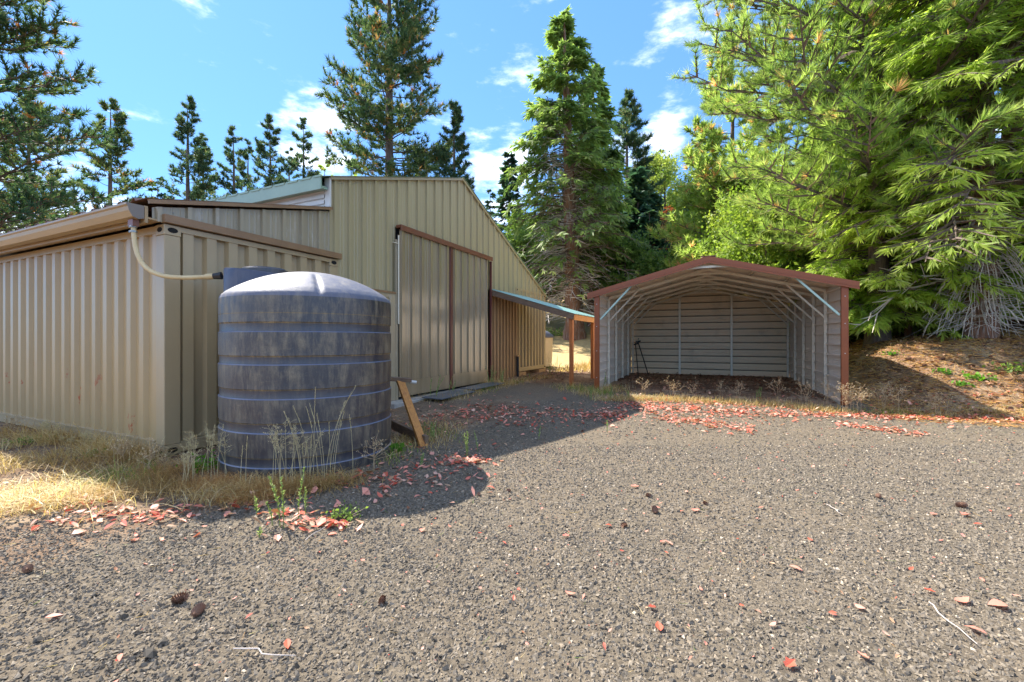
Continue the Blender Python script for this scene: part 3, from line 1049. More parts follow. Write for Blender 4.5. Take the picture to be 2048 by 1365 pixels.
prof = [(.88, 0, 0), (.905, .02, 0)]
z = .02
for zb, zt in ((.122, .205), (.451, .535), (.775, .858), (1.104, 1.180), (1.423, 1.505)):
    if zb > .13:
        prof += [(.902, z + .06, 0), (.905, (z + zb) / 2, 0)]
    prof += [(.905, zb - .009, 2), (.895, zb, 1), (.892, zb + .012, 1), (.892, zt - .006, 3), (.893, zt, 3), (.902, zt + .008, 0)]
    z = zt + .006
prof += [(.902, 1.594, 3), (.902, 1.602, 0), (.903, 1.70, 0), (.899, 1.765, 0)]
vs, fs, mi = lathe(prof, None, 112)
me = bpy.data.meshes.new('shell')
me.from_pydata(vs, [], fs)
me.polygons.foreach_set('material_index', mi)
me.polygons.foreach_set('use_smooth', [True] * len(me.polygons))
for k in ('tank', 'tank_band', 'tank_lip', 'tank_score'):
    me.materials.append(M[k])
me.set_sharp_from_angle(angle=R(30))
shell = link('shell', me, None, tank)


def domefn(r_, z_, a):
    g = 0
    for ga in np.radians([222, 300, 8, 80, 150]):
        d = abs((a - ga + math.pi) % (2 * math.pi) - math.pi) * max(r_, .3)
        if .42 < r_ < .895:
            g = max(g, math.exp(-(d / .022) ** 2) * min(1, (r_ - .42) / .2))
    return r_, z_ - .030 * g


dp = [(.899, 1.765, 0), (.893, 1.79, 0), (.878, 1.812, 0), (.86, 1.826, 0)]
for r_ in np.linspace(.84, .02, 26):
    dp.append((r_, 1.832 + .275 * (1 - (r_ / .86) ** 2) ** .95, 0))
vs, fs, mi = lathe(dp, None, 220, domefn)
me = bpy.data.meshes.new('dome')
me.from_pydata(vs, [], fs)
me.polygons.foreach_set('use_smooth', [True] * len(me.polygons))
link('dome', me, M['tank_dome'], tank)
# inlet neck
foot = [(-.895, .05), (-.885, -.12), (-.845, -.27), (-.77, -.38), (-.60, -.42), (-.20, -.20), (-.10, .15), (-.45, .45), (-.75, .35)]
mb = MB()
k = len(foot)
top = lambda x: 2.125 + (x + .9) * -.085
def inset(p, q): return (p[0] + (-.5 - p[0]) * q, p[1] + (0 - p[1]) * q)
f2 = [inset(p, .03) for p in foot]
mb.add([(x, y, 1.66) for x, y in foot] + [(x, y, top(x) - .02) for x, y in foot] + [(x, y, top(x)) for x, y in f2],
       [(i, (i + 1) % k, (i + 1) % k + k, i + k) for i in range(k)] + [(i + k, (i + 1) % k + k, (i + 1) % k + 2 * k, i + 2 * k) for i in range(k)] + [tuple(range(2 * k, 3 * k))])
nk = mb.build('inlet_neck', M['tank_neck'], tank, smooth=True)
mb = MB()
mb.tube([(-.53, -.02, 2.085), (-.53, -.02, 2.128)], .255, 36)
mb.tube([(-.53, -.02, 2.128), (-.53, -.02, 2.15)], [.235, .22], 36)
mb.build('lid', M['tank_band'], tank, smooth=True)

# hose
g0 = P0 + U * -.232 + W * -.11
na = TC + Vector((-.87, -.20, 0))
hose = empty('overflow_hose', (g0.x, g0.y, 2.5), 0, 'cloudy yellowed hose hanging from the gutter outlet to the tank neck', 'hose')
pA = g0 + Vector((0, 0, 2.50))
pB = na + Vector((-.10, -.03, 1.985))
ctrl = [pA, pA + Vector((.0, 0, -.10))]
def bez(p0, p1, p2, p3, n):
    return [p0 * (1 - u_) ** 3 + p1 * 3 * u_ * (1 - u_) ** 2 + p2 * 3 * u_ * u_ * (1 - u_) + p3 * u_ ** 3 for u_ in np.linspace(0, 1, n)]
pth = bez(pA, pA + Vector((.03, -.02, -.52)), pB + Vector((-.52, -.10, -.06)), pB, 30)
loc = hose.location
MB().tube([p - loc for p in pth], .0235, 12).build('hose_pipe', M['hose'], hose, smooth=True)
for q in (pA + Vector((0, 0, .015)), pA + Vector((0, 0, -.04))):
    MB().tube([q - loc + Vector((0, 0, .009)), q - loc - Vector((0, 0, .009))], .034, 14).box(q.x - loc.x - .045, q.x - loc.x - .03, -.01, .01, q.z - loc.z - .012, q.z - loc.z + .012).build('hose_clamp', M['clamp'], hose)
dB = (pth[-1] - pth[-2]).normalized()
MB().tube([pB - loc - dB * .05, pB - loc + dB * .02], .032, 12).build('hose_collar', M['hose'], hose, smooth=True)
MB().tube([pB - loc + dB * .02, pB - loc + dB * .10], [.03, .042], 8).build('fitting', M['black'], hose)

# leaning boards beside the tank
fr = empty('plank_frame', (-1.1, 5.35, 0), 0, 'orange weathered prop board leaning on dark timbers right beside the tank', 'timber prop')
lo = fr.location
A = px2g(848, 893)
def rel(v): return Vector(v) - lo
mb = MB(); mb.bar(rel((A.x, A.y, A.z - .01)), rel((-1.50, 5.83, .775)), .10, .045, up=(.6, -.8, .3)); mb.build('prop_board', M['wood_orange'], fr, bevel=.004)
mb = MB(); mb.bar(rel((-1.72, 5.78, .79)), rel((-1.36, 5.90, .755)), .14, .05, up=(0, 0, 1)); mb.build('top_board', M['wood_grey'], fr, bevel=.004)
mb = MB(); mb.bar(rel((-1.72, 6.15, .13)), rel((A.x + .03, A.y + .02, .06)), .05, .12, up=(0, 0, 1)); mb.build('ground_board', M['wood_grey'], fr, bevel=.004)
MB().tube([rel((-1.38, 5.93, .73)), rel((-1.30, 5.95, .72))], .022, 10).build('pipe_stub', M['white_steel'], fr, smooth=True)

# pale tank behind the far container
bt = empty('water_tank', (.80, 17.2, .28), 0, 'tan plastic water tank with a grey blue lid half hidden behind the far container', 'water tank')
vs, fs, mi = lathe([(.76, 0, 0), (.78, .3, 0), (.80, .9, 0), (.82, 1.13, 0)], None, 48)
me = bpy.data.meshes.new('shell'); me.from_pydata(vs, [], fs); me.polygons.foreach_set('use_smooth', [True] * len(me.polygons))
link('shell', me, M['cp_back'], bt)
vs, fs, mi = lathe([(.84, 1.10, 0), (.84, 1.18, 0), (.6, 1.36, 0), (.25, 1.45, 0), (.02, 1.46, 0)], None, 48)
me = bpy.data.meshes.new('lid'); me.from_pydata(vs, [], fs); me.polygons.foreach_set('use_smooth', [True] * len(me.polygons))
link('lid', me, M['tank_dome'], bt)

# ================================================================ carport
CW, CD = 4.56, 5.35
CZ0 = .12
ZEV, ZPK = 2.38, 2.975
cp = empty('carport', CP0, -THC, 'open fronted metal carport with red brown trim and ribbed siding', 'carport')
def czr(x): return ZEV + (ZPK - ZEV) * (1 - abs(x - CW / 2) / (CW / 2))
PIT = .212
def course(parent, axis, fixed, a, b, z0, z1, mat, sgn, name='siding_panel', cut=None):
    """one horizontal ribbed course of siding; sgn: direction of the outside"""
    pr = [(z0, 0), (z0 + .001, .05), (z0 + .032, .05), (z0 + .033, 0), (z0 + .10, 0), (z0 + .107, -.004), (z0 + .118, -.004), (z0 + .125, 0), (z1, 0)]
    mb = MB()
    vs = []
    for z_, d in pr:
        z_ = min(z_, z1)
        for q in (a, b):
            vs.append((fixed + sgn * (-d), q, z_) if axis == 'y' else (q, fixed + sgn * (-d), z_))
    mb.add(vs, [(2 * i, 2 * i + 1, 2 * i + 3, 2 * i + 2) for i in range(len(pr) - 1)])
    if cut:
        mb.v = [(x_, y_, min(z_, cut(x_))) for x_, y_, z_ in mb.v]
    return mb.build(name, mat, parent, solid=.0015)
z = CZ0 + .02
while z < ZEV - .02:
    z1 = min(z + PIT - .001, ZEV)
    course(cp, 'y', -.005, .03, CD, z, z1, M['cp_side'], -1)
    course(cp, 'y', CW + .005, .03, CD, z, z1, M['cp_side'], 1)
    z += PIT
z = CZ0 + .02
while z < ZPK - .05:
    xw = CW / 2 * min(1, max(0, (ZPK - z) / (ZPK - ZEV)))
    pr = [(z, 0), (z + .001, .06), (z + .040, .06), (z + .041, 0), (z + .10, 0), (z + .107, .004), (z + .118, .004), (z + .125, 0), (z + PIT - .001, 0)]
    xs_ = np.linspace(CW / 2 - xw, CW / 2 + xw, 17)
    mb = MB()
    mb.add([(x_, CD + .01 + d, min(q, czr(x_))) for q, d in pr for x_ in xs_],
           [(r_ * 17 + c_, r_ * 17 + c_ + 1, r_ * 17 + c_ + 18, r_ * 17 + c_ + 17) for r_ in range(len(pr) - 1) for c_ in range(16)])
    mb.build('siding_panel', M['cp_back'], cp, solid=.0015)
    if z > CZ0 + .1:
        MB().box(CW / 2 - xw + .03, CW / 2 + xw - .03, CD + .001, CD + .008, z - .003, z + .019).build('groove_shade', M['seam_shade'], cp)  # dark strip that paints the shadow line of each groove
    z += PIT
NF = 6
sp = CD / (NF - 1)
for i in range(NF):
    y = .05 + i * (CD - .10) / (NF - 1)
    for sx, X_ in ((1, .045), (-1, CW - .045)):
        if i > 0:
            MB().box(X_ - .03, X_ + .03, y - .03, y + .03, CZ0, czr(X_) - .09).build('leg', M['galv'], cp)
        mb = MB()
        xb_ = X_ + sx * .72
        mb.bar((X_ + sx * .02, y - .035, ZEV - .62), (xb_, y - .035, czr(xb_) - .08), .035, .05, up=(0, 1, 0))
        mb.build('knee_brace', M['galv_green'] if i == 0 else M['galv'], cp)
    for sx in (1, -1):
        x0_, x1_ = (.045, CW / 2) if sx > 0 else (CW - .045, CW / 2)
        mb = MB(); mb.bar((x0_, y, czr(x0_) - .075), (x1_, y, czr(x1_) - .075), .055, .055); mb.build('rafter', M['galv'], cp)
    mb = MB()
    mb.bar((CW / 2 - .42, y - .032, czr(CW / 2 - .42) - .085), (CW / 2 - .18, y - .032, ZPK - .175), .045, .012, up=(0, 1, 0))
    mb.bar((CW / 2 - .18, y - .034, ZPK - .175), (CW / 2 + .18, y - .034, ZPK - .175), .045, .012, up=(0, 1, 0))
    mb.bar((CW / 2 + .18, y - .032, ZPK - .175), (CW / 2 + .42, y - .032, czr(CW / 2 + .42) - .085), .045, .012, up=(0, 1, 0))
    mb.build('peak_brace', M['galv'], cp)
for xq in (.75, 1.42, CW / 2 - .25, CW / 2 + .25, CW - 1.42, CW - .75):
    mb = MB()
    for dx in (-.03, .03):
        mb.bar((xq + dx, .04, czr(xq + dx) - .032), (xq + dx, CD, czr(xq + dx) - .032), .018, .028)
    mb.build('purlin', M['galv'], cp)
for xq in (1.52, 3.02):
    MB().box(xq - .03, xq + .03, CD - .09, CD - .03, CZ0, czr(xq) - .11).build('end_post', M['galv'], cp)
for sx, X_ in ((1, .03), (-1, CW - .03)):
    MB().box(X_ - .02, X_ + .02, .1, CD - .06, CZ0 - .03, CZ0 + .02).build('base_rail', M['galv'], cp)
# roof sheets, laid front to back in strips with ribs across the slope
nst = 8
OV = .20
for i in range(nst):
    ya = -.06 + i * (CD + .14) / nst
    yb = ya + (CD + .14) / nst - .002
    for sx in (1, -1):
        x0_ = -OV if sx > 0 else CW + OV
        z0_ = ZEV - OV * (ZPK - ZEV) / (CW / 2)
        pr = []
        m_ = 3
        st_ = (yb - ya) / m_
        for k in range(m_):
            o = ya + k * st_
            pr += [(o, 0), (o + st_ - .05, 0), (o + st_ - .035, .018), (o + st_ - .015, .018)]
        pr.append((yb, 0))
        vs = []
        for y_, d in pr:
            vs += [(x0_, y_, z0_ + d + .002), (CW / 2, y_, ZPK + d + .002)]
        mb = MB()
        mb.add(vs, [(2 * k, 2 * k + 1, 2 * k + 3, 2 * k + 2) for k in range(len(pr) - 1)])
        mb.build('roof_panel', M['cp_roof'], cp, solid=.0015)
MB().bar((CW / 2, -.09, ZPK + .03), (CW / 2, CD + .1, ZPK + .03), .28, .012).build('ridge_cap', M['rust_brown'], cp)
# trims
for sx in (1, -1):
    x0_ = -OV - .015 if sx > 0 else CW + OV + .015
    z0_ = ZEV - (OV + .015) * (ZPK - ZEV) / (CW / 2)
    mb = MB()
    y_ = -.085
    xm = CW / 2
    mb.add([(x0_, y_, z0_ - .11), (xm, y_, ZPK - .11), (xm, y_, ZPK + .03), (x0_, y_, z0_ + .03),
            (x0_, y_ + .02, z0_ - .11), (xm, y_ + .02, ZPK - .11), (xm, y_ + .10, ZPK + .032), (x0_, y_ + .10, z0_ + .032)],
           [(0, 1, 2, 3), (7, 6, 5, 4), (3, 2, 6, 7), (1, 0, 4, 5), (0, 3, 7, 4), (1, 5, 6, 2)])
    tr = mb.build('gable_trim', M['cp_trim'], cp)
    MB().bar((x0_, y_ - .004, z0_ - .062), (xm, y_ - .004, ZPK - .062), .006, .010).build('trim_fold', M['cp_trim'], tr)
    X_ = -.01 if sx > 0 else CW + .01
    tp = MB().box(X_ - .055, X_ + .055, -.035, .03, CZ0 - .02, ZEV - .06).build('corner_trim', M['cp_trim'], cp, bevel=.004)
    for zq in (.45, 1.05, 1.6, 2.1):
        MB().tube([(X_, -.044, zq), (X_, -.034, zq)], .009, 8).build('screw', M['screw'], tp)
# tools leaning in the back left corner
for k, (xa, xb_, h_, lab) in enumerate(((.16, .30, 1.12, 'dark metal bar leaning in the carport corner, hooked top'), (.24, .62, 1.20, 'longer dark rod leaning out from the carport corner'))):
    tl = empty('long_tool', CP0 + WC * xb_ + UC * 4.7, -THC, lab, 'tool', 'tools leaning in the carport corner')
    mb = MB(); mb.tube([(0, .0, .155), (xa - xb_, .35, h_ + .05), (xa - xb_ + .03, .33, h_ + .15)], .016, 8); mb.build('shaft', M['black'], tl)
    mb = MB(); mb.bar((xa - xb_ - .05, .34, h_ + .02), (xa - xb_ + .09, .34, h_ + .06), .03, .05); mb.build('tool_head', M['black'], tl)

# cable from the trees to the eave
cabs = [P0 + W * -12 + U * -1.5 + Vector((0, 0, 5.6)), P0 + W * -6.8 + U * -.25 + Vector((0, 0, 3.15))]
a_, b_ = cabs
pts = [a_.lerp(b_, q) - Vector((0, 0, .35 * math.sin(math.pi * q))) for q in np.linspace(0, 1, 12)]
MB().tube(pts, .014, 5).build('overhead_cable', M['clamp'], None, label='thin grey cable running from the left trees down to the roof edge', cat='cable')


# ================================================================ vegetation
def unit(a):
    return a / np.maximum(np.linalg.norm(a, axis=-1, keepdims=True), 1e-9)


def needles(P, D, L, n, spread, w, tone, r, jit=.08):
    """tufts: n thin triangles from each point P, about direction D"""
    m = len(P)
    d = unit(D[:, None, :] + spread * r.normal(0, 1, (m, n, 3)))
    ln = (L[:, None] * r.uniform(.65, 1.12, (m, n)))[..., None]
    side = unit(np.cross(d, r.normal(0, 1, (m, n, 3)))) * (w if np.isscalar(w) else w[:, None, None])
    b = P[:, None, :] + d * ln * r.uniform(0, .12, (m, n, 1))
    V = np.stack([b - side, b + side, b + d * ln], 2).reshape(-1, 3)
    F = np.arange(m * n * 3).reshape(-1, 3)
    t_ = np.clip(tone[:, None] + r.normal(0, jit, (m, n)) * (tone[:, None] < .94), 0, 1)
    return V, F, np.repeat(t_.ravel(), 3)


def sprays(P, D, Nn, L, n, w, tone, r, jit=.08, fan=1.0):
    """flat fans: n narrow kites spread in the plane of D and D x Nn"""
    m = len(P)
    D = unit(D)
    S = unit(np.cross(D, Nn))
    a = np.linspace(-fan, fan, n)[None, :] + r.normal(0, .12, (m, n))
    up = unit(np.cross(S, D))
    d = unit(D[:, None, :] * np.cos(a)[..., None] + S[:, None, :] * np.sin(a)[..., None] + up[:, None, :] * r.normal(0, .22, (m, n, 1)))
    ln = (L[:, None] * (1 - .45 * np.abs(a) / fan) * r.uniform(.7, 1.15, (m, n)))[..., None]
    side = unit(np.cross(d, up[:, None, :] + r.normal(0, .35, (m, n, 3)))) * (ln * w)
    p = P[:, None, :] + D[:, None, :] * (L[:, None, None] * .25 * r.uniform(-1, 1, (m, n, 1)))
    V = np.stack([p, p + d * ln * .5 - side, p + d * ln, p + d * ln * .5 + side], 2).reshape(-1, 3)
    k = np.arange(m * n) * 4
    F = np.concatenate([np.stack([k, k + 1, k + 2], 1), np.stack([k, k + 2, k + 3], 1)])
    t_ = np.clip(tone[:, None] + r.normal(0, jit, (m, n)), 0, 1)
    return V, F, np.repeat(t_.ravel(), 4)


def leaves_np(P, L, w, tone, r, jit=.12, flat=0.0):
    """one kite-shaped leaf at each point, any way up"""
    m = len(P)
    d = unit(r.normal(0, 1, (m, 3)) * np.array([1, 1, 1 - flat]))
    s = unit(np.cross(d, r.normal(0, 1, (m, 3)))) * (L * w)[:, None]
    dl = d * L[:, None]
    V = np.stack([P, P + dl * .45 - s, P + dl, P + dl * .45 + s], 1).reshape(-1, 3)
    k = np.arange(m) * 4
    F = np.concatenate([np.stack([k, k + 1, k + 2], 1), np.stack([k, k + 2, k + 3], 1)])
    return V, F, np.repeat(np.clip(tone + r.normal(0, jit, m), 0, 1), 4)


def limbs_np(segs, n=4):
    """segs: list of (points (k,3), radii (k)); all joined"""
    Vs, Fs, k0 = [], [], 0
    for pts, rad in segs:
        pts = np.asarray(pts, float)
        m = len(pts)
        d = np.gradient(pts, axis=0)
        d = unit(d)
        ref = np.array([0, 0, 1.0]) if abs(d[0, 2]) < .9 else np.array([1.0, 0, 0])
        s = unit(np.cross(d, ref))
        t_ = np.cross(d, s)
        a = np.arange(n) * 2 * np.pi / n
        ring = pts[:, None, :] + (s[:, None, :] * np.cos(a)[None, :, None] + t_[:, None, :] * np.sin(a)[None, :, None]) * np.asarray(rad)[:, None, None]
        Vs.append(ring.reshape(-1, 3))
        i = np.arange(m - 1)[:, None] * n
        j = np.arange(n)[None, :]
        j2 = (j + 1) % n
        Fs.append(np.stack([i + j, i + j2, i + j2 + n, i + j + n], -1).reshape(-1, 4) + k0)
        k0 += m * n
    return np.concatenate(Vs), np.concatenate(Fs)


def trunk_mesh(H, r0, r, lean=(0, 0), n=14, flare=1.35):
    k = 16
    pts, rad = [], []
    wob = r.normal(0, .05, (k, 2)).cumsum(0) * .5
    for i in range(k):
        q = (i / (k - 1)) ** 1.3
        pts.append((lean[0] * q + wob[i, 0] * q, lean[1] * q + wob[i, 1] * q, -.3 + (H + .3) * q))
        rad.append(r0 * (1 - q) ** .8 * (1 + (flare - 1) * math.exp(-q * H / .7)) + .012)
    V, F = limbs_np([(pts, rad)], n)
    # furrowed bark: push the ring in and out
    c = np.repeat(np.array(pts), n, 0)
    off = V - c
    V = c + off * (1 + .10 * r.normal(0, 1, (len(V), 1)) * (np.linalg.norm(off, axis=1, keepdims=True) > .08))
    return V, F, np.array(pts)


def grow(H, zb, Rad, nbr, prof, up, droop, r, sub=8, k=3, lean=(0, 0), azc=None, azw=None, sublen=.38, start=.25, curl=.1):
    """branches with side shoots. Returns limb segments, tuft points, tuft directions, branch-plane normals, 0..1 height"""
    segs, P, D, NN, Q = [], [], [], [], []
    for b in range(nbr):
        q = (b + r.random()) / nbr
        z_ = zb + (H - zb) * q
        L = Rad * prof(q) * r.uniform(.72, 1.1)
        if L < .12:
            continue
        az = r.uniform(0, 2 * np.pi)
        if azc is not None and r.random() < .7:
            az = azc + r.normal(0, azw)
        hd = np.array([np.cos(az), np.sin(az), 0])
        sd = np.array([-hd[1], hd[0], 0])
        tt = np.linspace(0, 1, 6)
        rise = up(q) * tt + droop(q) * tt ** 2
        side = r.normal(0, .12) * tt ** 2
        base = np.array([lean[0] * (z_ / H), lean[1] * (z_ / H), z_])
        pts = base + L * (tt[:, None] * hd + rise[:, None] * np.array([0, 0, 1]) + side[:, None] * sd)
        pts[1:-1] += r.normal(0, .02 * L, (4, 3))
        rb = max(.010, .016 * L)
        segs.append((pts, rb * (1 - tt * .85)))
        ns = max(3, int(sub * min(1.2, .35 + L / Rad)))
        for s_ in range(ns):
            tq = start + (1 - start) * (s_ + r.random()) / ns
            i = min(int(tq * 5), 4)
            p = pts[i] + (pts[i + 1] - pts[i]) * (tq * 5 - i)
            bd = unit(pts[i + 1] - pts[i])
            sg = 1 if s_ % 2 else -1
            sdir = unit(bd * r.uniform(.45, .9) + sd * sg * r.uniform(.5, 1.0) + np.array([0, 0, r.normal(.05, .22)]))
            sl = L * sublen * (1.15 - tq * .75) * r.uniform(.6, 1.2)
            t4 = np.linspace(0, 1, 3)
            sp = p + sl * (t4[:, None] * sdir + (curl * t4 ** 2)[:, None] * np.array([0, 0, 1.0]))
            segs.append((sp, rb * .45 * (1 - t4 * .8) + .003))
            for u_ in range(k):
                f = (u_ + .6 + .4 * r.random()) / k
                j = min(int(f * 2), 1)
                P.append(sp[j] + (sp[j + 1] - sp[j]) * (f * 2 - j) if f < 1 else sp[-1])
                D.append(unit(sp[j + 1] - sp[j]))
                NN.append(unit(np.cross(bd, sdir) * sg + np.array([0, 0, .001])))
                Q.append(q)
        P.append(pts[-1]); D.append(unit(pts[-1] - pts[-2])); NN.append(np.array([0, 0, 1.0])); Q.append(q)
    return segs, np.array(P), np.array(D), np.array(NN), np.array(Q)


TREES = []


def tree(kind, name, X, Y, H, label, seed, Rad=None, zb=.2, nbr=60, mat=None, group=None, needle=None, nn=12, lean=(0, 0), cat=None,
         deadlow=0, sub=7, k=3, prof=None, azc=None, azw=.7, r0=None, bark=None, w=None, orange=0.0, zoff=0, tone_mu=.45, sublen=.38, spread=.55):
    r = np.random.default_rng(seed)
    z0 = gh(X, Y) + zoff
    root = empty(name, (X, Y, z0), 0, label, cat or 'tree', group)
    Rad = Rad or H * .16
    r0 = r0 or H * .014
    V, F, pts = trunk_mesh(H * .985, r0, r, lean)
    bark = bark or (M['bark_cedar'] if kind in ('cedar',) else M['bark_pine'])
    link('trunk', np_mesh('trunk', V, F, smooth=True), bark, root)
    if kind == 'pine':
        prof = prof or (lambda q: (1 - q) ** .75 * (.55 + .45 * min(1, q * 4)) + .06)
        segs, P, D, NN, Q = grow(H, H * zb, Rad, nbr, prof, lambda q: -.10 + .55 * q, lambda q: .22, r, sub, k, lean, azc, azw, sublen, curl=.25)
        L = np.full(len(P), needle or .24) * r.uniform(.8, 1.15, len(P))
        tone = np.clip(r.normal(tone_mu, .22, len(P)), 0, .93)
        tone[r.random(len(P)) < orange] = .99
        Du = unit(D + np.array([0, 0, .35]))
        V, F, T = needles(P, Du, L, nn, spread, w or .012, tone, r)
    elif kind in ('cedar', 'fir'):
        prof = prof or (lambda q: (1 - q) ** .85 * (.7 + .3 * min(1, q * 5)) + .05)
        up = (lambda q: .12 + .35 * q) if kind == 'cedar' else (lambda q: .05 + .3 * q)
        dr = (lambda q: -.40 + .15 * q) if kind == 'cedar' else (lambda q: -.22)
        segs, P, D, NN, Q = grow(H, H * zb, Rad, nbr, prof, up, dr, r, sub, k, lean, azc, azw, sublen, curl=-.12)
        if deadlow:
            keep = r.random(len(P)) < sst(-.05, deadlow, Q) * .92 + .08
            P, D, NN, Q = P[keep], D[keep], NN[keep], Q[keep]
        L = np.full(len(P), needle or .3) * r.uniform(.7, 1.2, len(P))
        clump = .5 + .5 * np.sin(P[:, 0] * 2.1 + P[:, 2] * 1.7 + seed) * np.sin(P[:, 1] * 2.3 - P[:, 2] * 1.1)
        tone = np.clip(tone_mu + (clump - .5) * .5 + r.normal(0, .12, len(P)), 0, 1)
        Dd = unit(D + (np.array([0, 0, -.45]) if kind == 'cedar' else np.array([0, 0, -.05])))
        V, F, T = sprays(P, Dd, NN, L, nn, w or .16, tone, r)
    else:   # broadleaf
        prof = prof or (lambda q: math.sin(math.pi * min(.98, .18 + .80 * q)) ** .6)
        segs, P, D, NN, Q = grow(H * .9, H * zb, Rad, nbr, prof, lambda q: .35 + .6 * q, lambda q: -.05, r, sub, k, lean, azc, azw, sublen)
        m = nn
        PP = (P[:, None, :] + r.normal(0, (needle or .3), (len(P), m, 3)) * np.array([1, 1, .75])).reshape(-1, 3)
        clump = .5 + .5 * np.sin(PP[:, 0] * 1.3 + PP[:, 2] * 1.9 + seed) * np.sin(PP[:, 1] * 1.5 - PP[:, 2])
        V, F, T = leaves_np(PP, r.uniform(.7, 1.2, len(PP)) * (w or .13), .36, tone_mu + (clump - .5) * .5, r)
    if Y > 33:      # too far to show its side shoots
        segs = [q for q in segs if len(q[0]) == 6]
    SV, SF = limbs_np(segs, 3)
    link('limb', np_mesh('limb', SV, SF), M['limb_dark'] if not deadlow else M['bark_pine'], root)
    if kind == 'cedar' and deadlow:
        dsegs, P2, *_ = grow(H * .62, H * zb * .55, Rad * .72, int(deadlow * 240), lambda q: .9 - .4 * q, lambda q: .05, lambda q: -.55, r, 9, 1, lean, azc, azw, .5, start=.1)
        SV, SF = limbs_np(dsegs, 3)
        link('dead_limb', np_mesh('dead_limb', SV, SF), M['dead_wood'], root)
    link('crown', np_mesh('crown', V, F, T), mat, root)
    TREES.append((name, len(F)))
    return root


def at_px(px, Z):
    return (px - 1024) / FOC * Z


def topH(py, Z, X):
    return CAMH + (680 - py) * Z / FOC - gh(X, Z)


G_L = 'pines standing beyond the barn'
# the tall pine right behind the barn
Z = 38.0; X = at_px(779, Z)
tree('pine', 'pine_tree', X, Z, 37.5, 'tall ponderosa pine rising behind the barn roof, the largest tree over the ridge', 101, Rad=6.2, zb=.25, nbr=160,
     mat=M['pine_dark'], group=G_L, needle=.52, nn=14, r0=.52, sub=13, k=4, orange=.010, w=.036, tone_mu=.5, prof=lambda q: (.62 + .42 * math.sin(min(1, q * 3.2) * math.pi / 2)) * (1 - q) ** .62)
for (px, top, Z, lab, rr, nb, zb_) in (
        (220, 205, 30, 'thin sparse pine standing alone between the big left pine and the next', .17, 58, .18),
        (378, 198, 40, 'dense narrow pine, tallest of those above the left eave', .125, 80, .15),
        (406, 272, 46, 'smaller pine close behind the tallest one above the left eave', .11, 50, .2),
        (468, 258, 45, 'slim pine with a second slim pine at its side, above the long eave', .13, 60, .15),
        (494, 282, 50, 'second slim pine, further back above the long eave', .11, 50, .15),
        (540, 235, 42, 'dark spire shaped pine above the corrugated upper wall', .14, 80, .12),
        (606, 240, 46, 'round topped pine against the white cloud', .13, 62, .15),
        (578, 300, 52, 'low pine between the spire pine and the cloud', .13, 46, .15),
        (908, 208, 38, 'slender pine just right of the tall barn pine', .135, 78, .12),
        (1256, 188, 34, 'bushy topped pine behind the tall cedar', .16, 80, .2),
        (1322, 300, 60, 'far pine showing only its tip between maple and pine', .12, 40, .2)):
    X = at_px(px, Z)
    H = topH(top, Z, X)
    tree('pine', 'pine_tree', X, Z, H, lab, 200 + px, Rad=H * rr * 1.15, zb=zb_, nbr=int(nb * 1.15), mat=M['pine_far'] if Z > 32 else M['pine_dark'], group=G_L if px < 1000 else 'conifers behind the carport', needle=.36, nn=8,
         w=.036, sub=12, k=4, tone_mu=.55, spread=.7, sublen=.42)
for (px, top, Z, lab, rr, nb) in (
        (315, 355, 52, 'small dark fir peeping over the container roof', .17, 60),
        (1018, 308, 40, 'blue green fir left of the tall cedar', .15, 95),
        (982, 378, 62, 'tiny far fir beside the barn gable', .16, 45),
        (1275, 335, 31, 'dark drooping fir right behind the tall cedar', .17, 110),
        (1390, 288, 56, 'far grey green fir above the maples', .14, 70),
        (1425, 318, 75, 'distant blue fir on the hill, right of the grey green one', .15, 50),
        (1300, 420, 29, 'short dark fir left of the red sapling', .24, 80),
        (1372, 455, 27.5, 'low bright tipped fir just above the carport roof', .30, 80)):
    X = at_px(px, Z)
    H = topH(top, Z, X)
    tree('fir', 'fir_tree', X, Z, H, lab, 300 + px, Rad=H * rr, zb=.06, nbr=nb, mat=M['fir_far'] if px != 1372 else M['cedar_mid'], group='conifers behind the carport', needle=.62, nn=5, w=.22, sub=8, k=3,
         tone_mu=.45 if px not in (1372,) else .5)
# distant wooded slope tips
for i, px in enumerate((1436, 1412, 1404, 1350, 1340)):
    Z = 95 + 6 * i
    X = at_px(px, Z)
    tree('fir', 'fir_tree', X, Z, topH((322, 330, 345, 322, 338)[i], Z, X), ('distant fir tip at the right end of the hill line', 'distant fir tip second from the right on the hill line', 'distant fir tip in the middle of the hill line', 'distant fir tip over the maple', 'distant fir tip furthest left on the hill line')[i], 380 + i, Rad=3.4, zb=.1, nbr=34, mat=M['fir_far'], group='distant firs on the hill line', needle=.9, nn=4, w=.2, sub=5, k=2)

# cedars
Z = 25.0; X = at_px(1150, Z)
tree('cedar', 'cedar_tree', X, Z, topH(22, Z, X), 'tall shaggy cedar with bare grey lower limbs between barn and carport', 401, Rad=4.5, zb=.14, nbr=220, mat=M['cedar_mid'], group='cedars',
     needle=.55, nn=8, w=.11, sub=11, k=3, r0=.52, deadlow=.62, lean=(-.75, 0), tone_mu=.55, prof=lambda q: (.80 + .2 * math.sin(min(1, q * 2.5) * math.pi / 2)) * (1 - q) ** .72)
Z = 29.5; X = at_px(1188, Z)
tree('cedar', 'cedar_tree', X, Z, topH(135, Z, X), 'second cedar, close behind the tall one and shorter', 402, Rad=3.3, zb=.12, nbr=150, mat=M['cedar_mid'], group='cedars',
     needle=.6, nn=6, w=.19, sub=8, k=3, r0=.4, deadlow=.3, tone_mu=.35)

